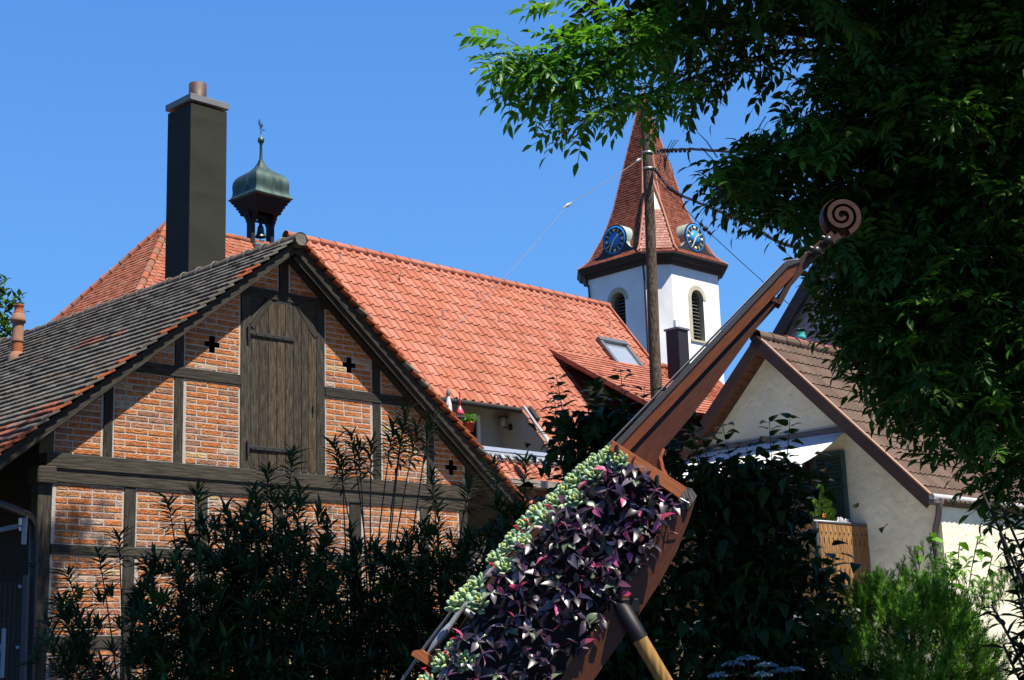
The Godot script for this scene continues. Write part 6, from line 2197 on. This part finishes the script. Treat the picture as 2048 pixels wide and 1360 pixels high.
func make_shrubs() -> void:
	oleander("low leafy oleander at the left, sprigs against the lowest brick panel", Vector3(-2.78, 0, -10.9), Vector3(0.62, 0, 0.4), 2.45, 40, [Vector3(-3.27, 2.36, -10.9), Vector3(-3.05, 2.50, -10.9), Vector3(-2.93, 2.62, -11.0), Vector3(-3.20, 2.02, -10.9)])
	oleander("bushy oleander standing below the second lower brick panel", Vector3(-2.30, 0, -11.2), Vector3(0.50, 0, 0.4), 2.85, 46, [Vector3(-2.62, 2.90, -11.2), Vector3(-2.42, 2.98, -11.3)])
	oleander("tall dense oleander directly below the wooden loft door", Vector3(-1.80, 0, -11.0), Vector3(0.48, 0, 0.4), 3.12, 54, [Vector3(-1.68, 3.24, -11.2), Vector3(-1.85, 3.10, -11.1)])
	oleander("oleander with two tall bare-stemmed tufts reaching above the tie beam", Vector3(-1.15, 0, -11.5), Vector3(0.50, 0, 0.4), 2.75, 46, [Vector3(-1.46, 3.40, -11.9), Vector3(-1.33, 3.47, -12.0), Vector3(-1.26, 3.36, -11.9), Vector3(-1.17, 3.42, -12.0), Vector3(-1.40, 3.28, -11.9), Vector3(-0.98, 3.56, -12.0), Vector3(-0.88, 3.66, -12.0), Vector3(-0.78, 3.55, -12.0), Vector3(-0.67, 3.60, -12.0), Vector3(-0.90, 3.50, -11.9)])
	oleander("oleander with upright leafy stems right of the tall tufts", Vector3(-0.62, 0, -11.5), Vector3(0.45, 0, 0.4), 2.85, 46, [Vector3(-0.68, 3.12, -11.9), Vector3(-0.36, 3.05, -11.8)])
	oleander("darkest oleander at the right, under the right barn eave", Vector3(-0.02, 0, -11.9), Vector3(0.42, 0, 0.4), 3.05, 54, [Vector3(0.08, 3.22, -12.0), Vector3(-0.18, 3.20, -12.0)])
	lilac("broad-leaved lilac with upright shoots in front of the red roof, left of the bass neck", Vector3(0.62, 0, -9.3), Vector3(0.50, 0, 0.35), 3.5, 40, [Vector3(0.24, 3.04, -9.0), Vector3(0.66, 3.36, -9.0), Vector3(0.80, 3.25, -9.0), Vector3(0.52, 3.12, -9.1)], 4200)
	lilac("large dark lilac in front of the cream house, right of the bass neck", Vector3(1.36, 0, -9.1), Vector3(0.56, 0, 0.4), 3.08, 46, [Vector3(1.26, 3.0, -9.0), Vector3(1.55, 3.02, -9.0), Vector3(1.08, 2.95, -9.0), Vector3(1.40, 2.88, -9.0), Vector3(1.88, 2.16, -9.0), Vector3(1.83, 1.95, -9.0)], 4200)
	fresh_shrub()
	pine()
	right_shrub()
	blue_flowers()


func fresh_shrub() -> void:
	var o := thing("fresh_green_shrub", "small fresh green shrub sprouting behind the pine bush by the lit wall", "shrub", Vector3(3.05, 0, -11.0))
	var places := []
	var tints := []
	for tip in [Vector3(2.86, 2.36, -10.9), Vector3(2.98, 2.45, -10.9), Vector3(3.08, 2.30, -10.9), Vector3(3.22, 2.38, -11.0), Vector3(3.36, 2.42, -11.0), Vector3(3.12, 2.18, -10.9), Vector3(2.80, 2.15, -10.8), Vector3(3.45, 2.28, -11.0)]:
		var pts := bow(Vector3(rng.randf_range(-0.1, 0.1), 0, 0), tip - o.position, 0.2)
		var st := begin()
		tube(st, pts, 0.004, 4, false)
		obj("stem", st, mat("lilac_stem", Color.BLACK), o)
		for i in 28:
			var p := along(pts, 0.60 + 0.40 * i / 27.0)
			places.append(aim(p[0], Vector3(rng.randf_range(-1, 1), rng.randf_range(-0.5, 0.4), rng.randf_range(-1, 1)), rng.randf_range(-0.5, 0.5), rng.randf_range(0.7, 1.1)))
			tints.append(Color(0.12, 0.27, 0.025) * rng.randf_range(0.7, 1.25))
	scatter("leaves", leaf(0.10, 0.062, 0.3, 3), foliage("fresh_leaf", 0.45, 0.6), o, places, tints)


func pine() -> void:
	var o := thing("dwarf_pine", "bright green dwarf pine bush in the lower right corner", "pine bush", Vector3(2.32, 0, -9.3))
	var st := begin()   # one shoot: a brush of needles
	var r := RandomNumberGenerator.new()
	r.seed = 77
	for i in 34:
		var t := r.randf()
		var a := r.randf() * TAU
		var at := Vector3(0, 0, t * 0.085)
		var d := Vector3(cos(a), sin(a), r.randf_range(0.6, 1.6)).normalized()
		var s := d.cross(Vector3(0.3, 0.5, 0.8)).normalized() * 0.0022
		for p in [at - s, at + d * 0.040, at + s]: st.add_vertex(p)
	var shoot := done(st)
	var places := []
	var tints := []
	st = begin()
	for k in 16:
		var a := rng.randf() * TAU
		tube(st, [Vector3.ZERO, Vector3(cos(a) * 0.2, 0.7, sin(a) * 0.2), Vector3(cos(a) * 0.42, 1.5, sin(a) * 0.36)], [0.03, 0.02, 0.008], 5, false)
	obj("branch", st, mat("bark", Color.BLACK), o)
	for i in 210:   # clumps of shoots with darker gaps between them
		var d := Vector3(rng.randfn(), rng.randfn() + 0.25, rng.randfn()).normalized()
		var p := d * rng.randf_range(0.80, 1.02)
		var c := Vector3(p.x * 0.56, 1.15 + p.y * 0.86, p.z * 0.52)
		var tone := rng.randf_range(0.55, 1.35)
		for k in 20:
			var e := wander(0.085)
			places.append(aim(c + e, d * 0.8 + Vector3(0, 0.9, 0) + e * 6.0 + wander(0.2), rng.randf() * 6.0, rng.randf_range(0.8, 1.25)))
			tints.append(Color(0.125, 0.29, 0.030) * tone * rng.randf_range(0.75, 1.25))
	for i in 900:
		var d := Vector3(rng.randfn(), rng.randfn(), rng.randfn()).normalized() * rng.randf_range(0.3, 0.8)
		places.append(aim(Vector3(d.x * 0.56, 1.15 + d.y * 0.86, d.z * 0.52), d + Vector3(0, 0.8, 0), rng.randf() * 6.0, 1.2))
		tints.append(Color(0.05, 0.12, 0.02))  # inner shoots tinted darker, shade between the clumps put into colour
	for i in 40:   # upright leaders
		var x := rng.randf_range(-0.5, 0.72)
		var y := 1.92 + 0.12 * sin(x * 9.0)
		for k in 4:
			places.append(aim(Vector3(x, y + k * 0.045, rng.randf_range(-0.2, 0.2)), Vector3(rng.randf_range(-0.2, 0.2), 1, 0.1), rng.randf() * 6.0, 1.0))
			tints.append(Color(0.13, 0.29, 0.035) * rng.randf_range(0.7, 1.3))
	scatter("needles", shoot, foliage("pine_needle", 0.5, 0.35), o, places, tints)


func right_shrub() -> void:
	var o := thing("dark_laurel", "dark glossy laurel shrub at the right edge of the view", "shrub", Vector3(2.22, 0, -6.0))
	var places := []
	var tints := []
	for k in 34:
		var tip := Vector3(rng.randf_range(-0.34, 0.5), rng.randf_range(1.2, 2.25), rng.randf_range(-0.3, 0.3))
		if k < 6: tip = [Vector3(-0.30, 2.06, 0), Vector3(-0.20, 2.12, 0), Vector3(-0.36, 1.78, 0), Vector3(-0.33, 1.62, 0), Vector3(-0.12, 2.2, 0.1), Vector3(-0.28, 1.9, 0.1)][k]
		var pts := bow(Vector3(rng.randf_range(-0.1, 0.1), 0, 0), tip, 0.2)
		var st := begin()
		tube(st, pts, 0.006, 5, false)
		obj("stem", st, mat("lilac_stem", Color.BLACK), o)
		for i in 58:
			var p := along(pts, 0.22 + 0.78 * i / 57.0)
			places.append(aim(p[0], Vector3(rng.randf_range(-1, 1), rng.randf_range(-0.4, 0.7), rng.randf_range(-1, 1)), rng.randf_range(-0.5, 0.5), rng.randf_range(0.7, 1.1)))
			tints.append(Color(0.009, 0.022, 0.008) * rng.randf_range(0.6, 1.4))
	scatter("leaves", leaf(0.095, 0.032, 0.2, 4), foliage("laurel_leaf", 0.35, 0.2), o, places, tints)


func blue_flowers() -> void:
	var o := thing("pale_blue_flowers", "pale blue lace-like flower heads low in front of the lilac", "flowers", Vector3(1.16, 0, -7.5))
	var st := begin()
	for i in 5:
		var a := i * TAU / 5
		fan(st, [Vector3.ZERO, Vector3(cos(a - 0.5), 0.1, sin(a - 0.5)) * 0.006, Vector3(cos(a), 0.1, sin(a)) * 0.008, Vector3(cos(a + 0.5), 0.1, sin(a + 0.5)) * 0.006], Vector3(0, -1, 0))
	var floret := done(st)
	var places := []
	var tints := []
	var green := []
	var green_t := []
	for c in [Vector3(-0.13, 1.585, 0.0), Vector3(-0.05, 1.61, -0.03), Vector3(0.03, 1.575, 0.02), Vector3(0.10, 1.545, 0), Vector3(0.17, 1.55, -0.03), Vector3(-0.20, 1.535, 0.02), Vector3(0.0, 1.53, 0.06)]:
		st = begin()
		tube(st, [Vector3(c.x * 0.5, 0, 0), Vector3(c.x * 0.9, 0.9, c.z), c], 0.003, 4, false)
		obj("stem", st, mat("lilac_stem", Color.BLACK), o)
		for i in 90:
			var a := rng.randf() * TAU
			var r := sqrt(rng.randf()) * 0.055
			var at: Vector3 = c + Vector3(cos(a) * r, -r * r * 6.0 + rng.randf() * 0.006, sin(a) * r)
			places.append(Transform3D(Basis.from_euler(Vector3(0.5 + rng.randf_range(-0.4, 0.4), rng.randf() * 6.0, rng.randf_range(-0.4, 0.4))), at))
			tints.append(Color(0.24, 0.38, 0.43) * rng.randf_range(0.7, 1.2))
		for i in 22:
			green.append(aim(Vector3(c.x + rng.randf_range(-0.05, 0.05), c.y - rng.randf_range(0.05, 0.4), c.z + rng.randf_range(-0.04, 0.04)), Vector3(rng.randf_range(-1, 1), 0.1, rng.randf_range(-0.4, 1)), 0.0))
			green_t.append(Color(0.03, 0.07, 0.025) * rng.randf_range(0.6, 1.3))
	scatter("florets", floret, tinted("floret", 0.8), o, places, tints)
	scatter("leaves", leaf(0.09, 0.035, 0.2, 3), foliage("flower_leaf", 0.5, 0.4), o, green, green_t)


# ---------------------------------------------------------------- the ash tree
func make_ash() -> void:
	var o := thing("ash_tree", "large ash tree with feathered leaves overhanging the view from the right", "tree", Vector3(4.1, 0, -9.2))
	var bark := mat("ash_bark", Color(0.075, 0.066, 0.055), 0.95, "grain", Vector3(5, 1, 5), "rough_n", 1.0)
	var base := o.position
	var st := begin()
	tube(st, [Vector3(0, -0.1, 0), Vector3(0.02, 2.0, 0), Vector3(-0.05, 4.2, 0.05), Vector3(0.0, 6.5, 0.2), Vector3(-0.3, 8.5, 0.5), Vector3(-0.8, 10.2, 0.9)], [0.30, 0.25, 0.22, 0.17, 0.12, 0.06], 12)
	obj("trunk", st, bark, o)
	var limbs := [
		[[4.05, 4.4, -9.1], [2.7, 5.15, -8.6], [1.85, 5.12, -8.1], [1.25, 5.08, -7.8], [0.89, 4.94, -7.6], [0.61, 4.76, -7.35], [0.30, 4.68, -7.3], [0.0, 4.68, -7.2]],
		[[2.2, 5.1, -8.3], [1.6, 4.98, -8.0], [1.23, 4.82, -7.8], [0.86, 4.58, -7.5], [0.57, 4.44, -7.35], [0.30, 4.30, -7.3]],
		[[0.61, 4.76, -7.35], [0.45, 4.60, -7.3], [0.28, 4.48, -7.25], [0.08, 4.42, -7.2]],
		[[0.75, 4.85, -7.45], [0.60, 4.95, -7.4], [0.48, 5.0, -7.3], [0.44, 5.02, -7.3]],
		[[4.05, 4.0, -9.1], [3.2, 4.6, -8.7], [2.27, 4.48, -8.2], [1.62, 4.36, -7.8], [1.30, 4.18, -7.5], [1.02, 4.0, -7.3]],
		[[3.4, 4.2, -8.8], [2.4, 4.05, -8.1], [1.75, 3.92, -7.6], [1.35, 3.86, -7.3], [1.08, 3.84, -7.2]],
		[[4.05, 3.4, -9.1], [3.1, 3.7, -8.5], [2.4, 3.45, -7.9], [1.95, 3.27, -7.6], [1.78, 3.20, -7.45]],
		[[4.05, 3.0, -9.1], [3.2, 3.2, -8.5], [2.5, 2.92, -7.8], [2.15, 2.82, -7.6], [2.02, 2.80, -7.5]],
		[[3.6, 2.9, -8.8], [3.0, 2.75, -8.2], [2.65, 2.6, -7.9], [2.5, 2.5, -7.8]],
		[[4.05, 5.2, -9.1], [3.3, 5.9, -8.9], [2.5, 6.1, -8.6], [1.7, 5.95, -8.2], [1.15, 5.6, -7.9]],
		[[4.05, 6.0, -9.0], [3.2, 6.9, -8.6], [2.4, 7.2, -8.2], [1.7, 7.0, -7.9]],
		[[4.0, 7.0, -9.0], [2.2, 8.8, -9.3], [0.6, 9.9, -10.2], [-0.8, 10.2, -11.2], [-1.9, 10.0, -11.9]],  # from here on, limbs of the added shade canopy
		[[3.9, 7.6, -8.9], [2.0, 9.4, -8.3], [0.6, 10.2, -8.0], [-0.8, 10.3, -8.3], [-2.2, 10.0, -9.2]],
		[[4.2, 6.6, -9.1], [3.6, 8.6, -7.9], [2.6, 9.8, -7.0], [1.6, 10.2, -6.4]],
	]
	var sprays := []   # [point, direction, spread, leaves]
	for k in limbs.size():
		var pts := []
		for p in limbs[k]: pts.append(Vector3(p[0], p[1], p[2]) - base)
		var rad := []
		for i in pts.size(): rad.append(lerpf(0.045 if k < 9 else 0.09, 0.006, float(i) / (pts.size() - 1)))
		if k in [1, 2, 3, 8]: for i in rad.size(): rad[i] *= 0.4
		st = begin()
		tube(st, pts, rad, 7)
		obj("branch", st, bark, o)
		var total := 0.0
		for i in pts.size() - 1: total += pts[i].distance_to(pts[i + 1])
		var n := int(total * (9.0 if k < 4 else 11.0 if k < 9 else 8.0))
		for i in n:
			var t := 0.12 + 0.88 * (i + rng.randf()) / n
			if k < 2: t = 0.30 + 0.70 * (i + rng.randf()) / n
			var p := along(pts, t)
			if k > 8 and p[0].x + base.x > 3.2 and p[0].z + base.z < -7.7: continue
			var side := (p[1] as Vector3).cross(Vector3.UP).normalized() * (1.0 if i % 2 else -1.0)
			var d: Vector3 = (p[1] * 0.7 + side * rng.randf_range(0.2, 0.9) + Vector3(0, rng.randf_range(-0.55, 0.35), 0)).normalized()
			var l := rng.randf_range(0.14, 0.42) * (1.0 if k < 9 else 1.9)
			if k < 4: l *= 0.55
			sprays.append([p[0], d, l, 0.0 if k < 9 else 1.0])
	# body of the crown: a thin tip towards the left, dense towards the trunk
	var tip_area := flat2([-0.21, 5.01, 0.00, 5.35, 1.52, 5.30, 1.42, 4.82, 1.16, 4.68, 1.14, 4.40, 1.02, 4.23, 0.85, 4.37, 0.63, 4.28, 0.13, 4.29, -0.03, 4.43, -0.19, 4.69])
	var body_area := flat2([1.28, 5.31, 1.48, 4.72, 1.55, 4.50, 1.30, 4.40, 1.10, 4.25, 0.88, 4.09, 1.00, 3.84, 1.21, 3.81, 1.41, 3.70, 1.50, 3.52, 1.46, 3.40, 1.63, 3.30, 1.62, 3.09, 1.78, 2.98, 1.77, 2.83, 1.94, 2.75, 2.09, 2.63, 2.24, 2.47, 2.30, 2.25, 2.55, 2.14, 3.64, 2.15, 4.3, 5.3])
	for i in 3600:
		var p := Vector3(rng.randf_range(0.9, 3.05), rng.randf_range(2.2, 5.4), rng.randf_range(-8.4, -7.0))
		if not Geometry2D.is_point_in_polygon(Vector2(p.x - 0.25 * (-p.z - 7.5), p.y), body_area): continue
		if rng.randf() < (0.80 if p.x < 2.05 or p.y < 3.0 else 0.35): continue
		if p.x > 2.6 and p.z < -8.0: continue
		sprays.append([p - base, wander(1.0).normalized() + Vector3(-0.3, -0.2, 0.1), rng.randf_range(0.12, 0.35), 0.0])
	# unseen crown top above the view, added dense to shade the leaves below
	for i in 300:
		var p := Vector3(rng.randf_range(1.5, 3.4), rng.randf_range(5.5, 8.2), rng.randf_range(-9.5, -5.7))
		if p.x < 1.5 + (p.y - 5.5) * 0.3: continue
		sprays.append([p - base, wander(1.0), 0.6, 0.6])
	# unseen high canopy above the view, added to shade oleanders and lower wall
	for i in 900:
		var p := Vector3(rng.randf_range(-2.7, 3.6), rng.randf_range(9.2, 11.2), rng.randf_range(-12.35, -6.4))
		if p.x + (p.z + 12.4) * 0.25 < -2.9: continue
		sprays.append([p - base, wander(1.0), 0.8, 1.0])
	var twigs := begin()
	var places := [[], [], [], []]
	var tints := [[], [], [], []]
	var close := []
	for s in sprays:
		var a: Vector3 = s[0]
		var d: Vector3 = (s[1] as Vector3).normalized()
		var b: Vector3 = a + d * s[2] + Vector3(0, -0.12 * s[2], 0)
		var mid: Vector3 = (a + b) * 0.5 + Vector3(0, 0.06 * s[2], 0)
		if s[3] < 0.5:
			var tip := b + base
			var tf := Vector2(tip.x - 0.25 * maxf(0.0, -tip.z - 7.5), tip.y)
			if tip.y < 5.3 and not (Geometry2D.is_point_in_polygon(tf, tip_area) or Geometry2D.is_point_in_polygon(tf, body_area)): continue
			tube(twigs, [a, mid, b], [0.004, 0.003, 0.0018], 3, false)
		var n := (5 + rng.randi() % 4) if s[3] < 0.5 else 8
		for i in n:
			var t := 0.15 + 0.85 * float(i) / (n - 1)
			var p := a.lerp(mid, t).lerp(mid.lerp(b, t), t)
			var side := d.cross(Vector3.UP).normalized() * (1.0 if i % 2 else -1.0)
			var dir := d * lerpf(0.35, 1.2, t) + side * rng.randf_range(0.5, 1.1) * (1.2 - t) + Vector3(0, rng.randf_range(-0.55, 0.35), 0) + wander(0.25)
			var size := rng.randf_range(0.75, 1.12) * (1.0 if s[3] < 0.5 else 2.1 if s[3] > 0.9 else 1.6)
			var xf := aim(p, dir, rng.randf_range(-0.6, 0.6), size)
			var c := Color(0.040, 0.105, 0.013) * rng.randf_range(0.5, 1.35)
			if rng.randf() < 0.06: c = Color(0.075, 0.185, 0.016)
			var w := rng.randi() % 4
			var wp := p + base
			if s[3] < 0.5 and wp.y < 5.3:
				var end: Vector3 = wp + dir.normalized() * 0.24 * size
				var flat := Vector2(end.x - 0.25 * maxf(0.0, -end.z - 7.5), end.y)
				if not (Geometry2D.is_point_in_polygon(flat, tip_area) or Geometry2D.is_point_in_polygon(flat, body_area)): continue
			if s[3] < 0.5 and wp.x < 1.05 and wp.z > -7.9 and close.size() < 300:
				close.append([w, xf])
			else:
				places[w].append(xf)
				tints[w].append(c)
	obj("twig", twigs, bark, o).set_meta("kind", "stuff")
	var fm := foliage("ash_leaf", 0.5, 0.4)
	var near := []
	for i in 4:
		var m := foliage("ash_leaf_%d" % i, 0.42, 0.5)
		m.vertex_color_use_as_albedo = false
		m.albedo_color = (Color(0.040, 0.112, 0.012) * [0.55, 0.75, 0.9, 1.1][i]).linear_to_srgb()
		m.backlight = Color(0.10, 0.28, 0.012).linear_to_srgb()
		near.append(m)
	for i in close.size():
		put("leaf", ash_leaf(close[i][0]), near[rng.randi() % 4], o, close[i][1])
	for w in 4:
		scatter("leaves", ash_leaf(w), fm, o, places[w], tints[w])
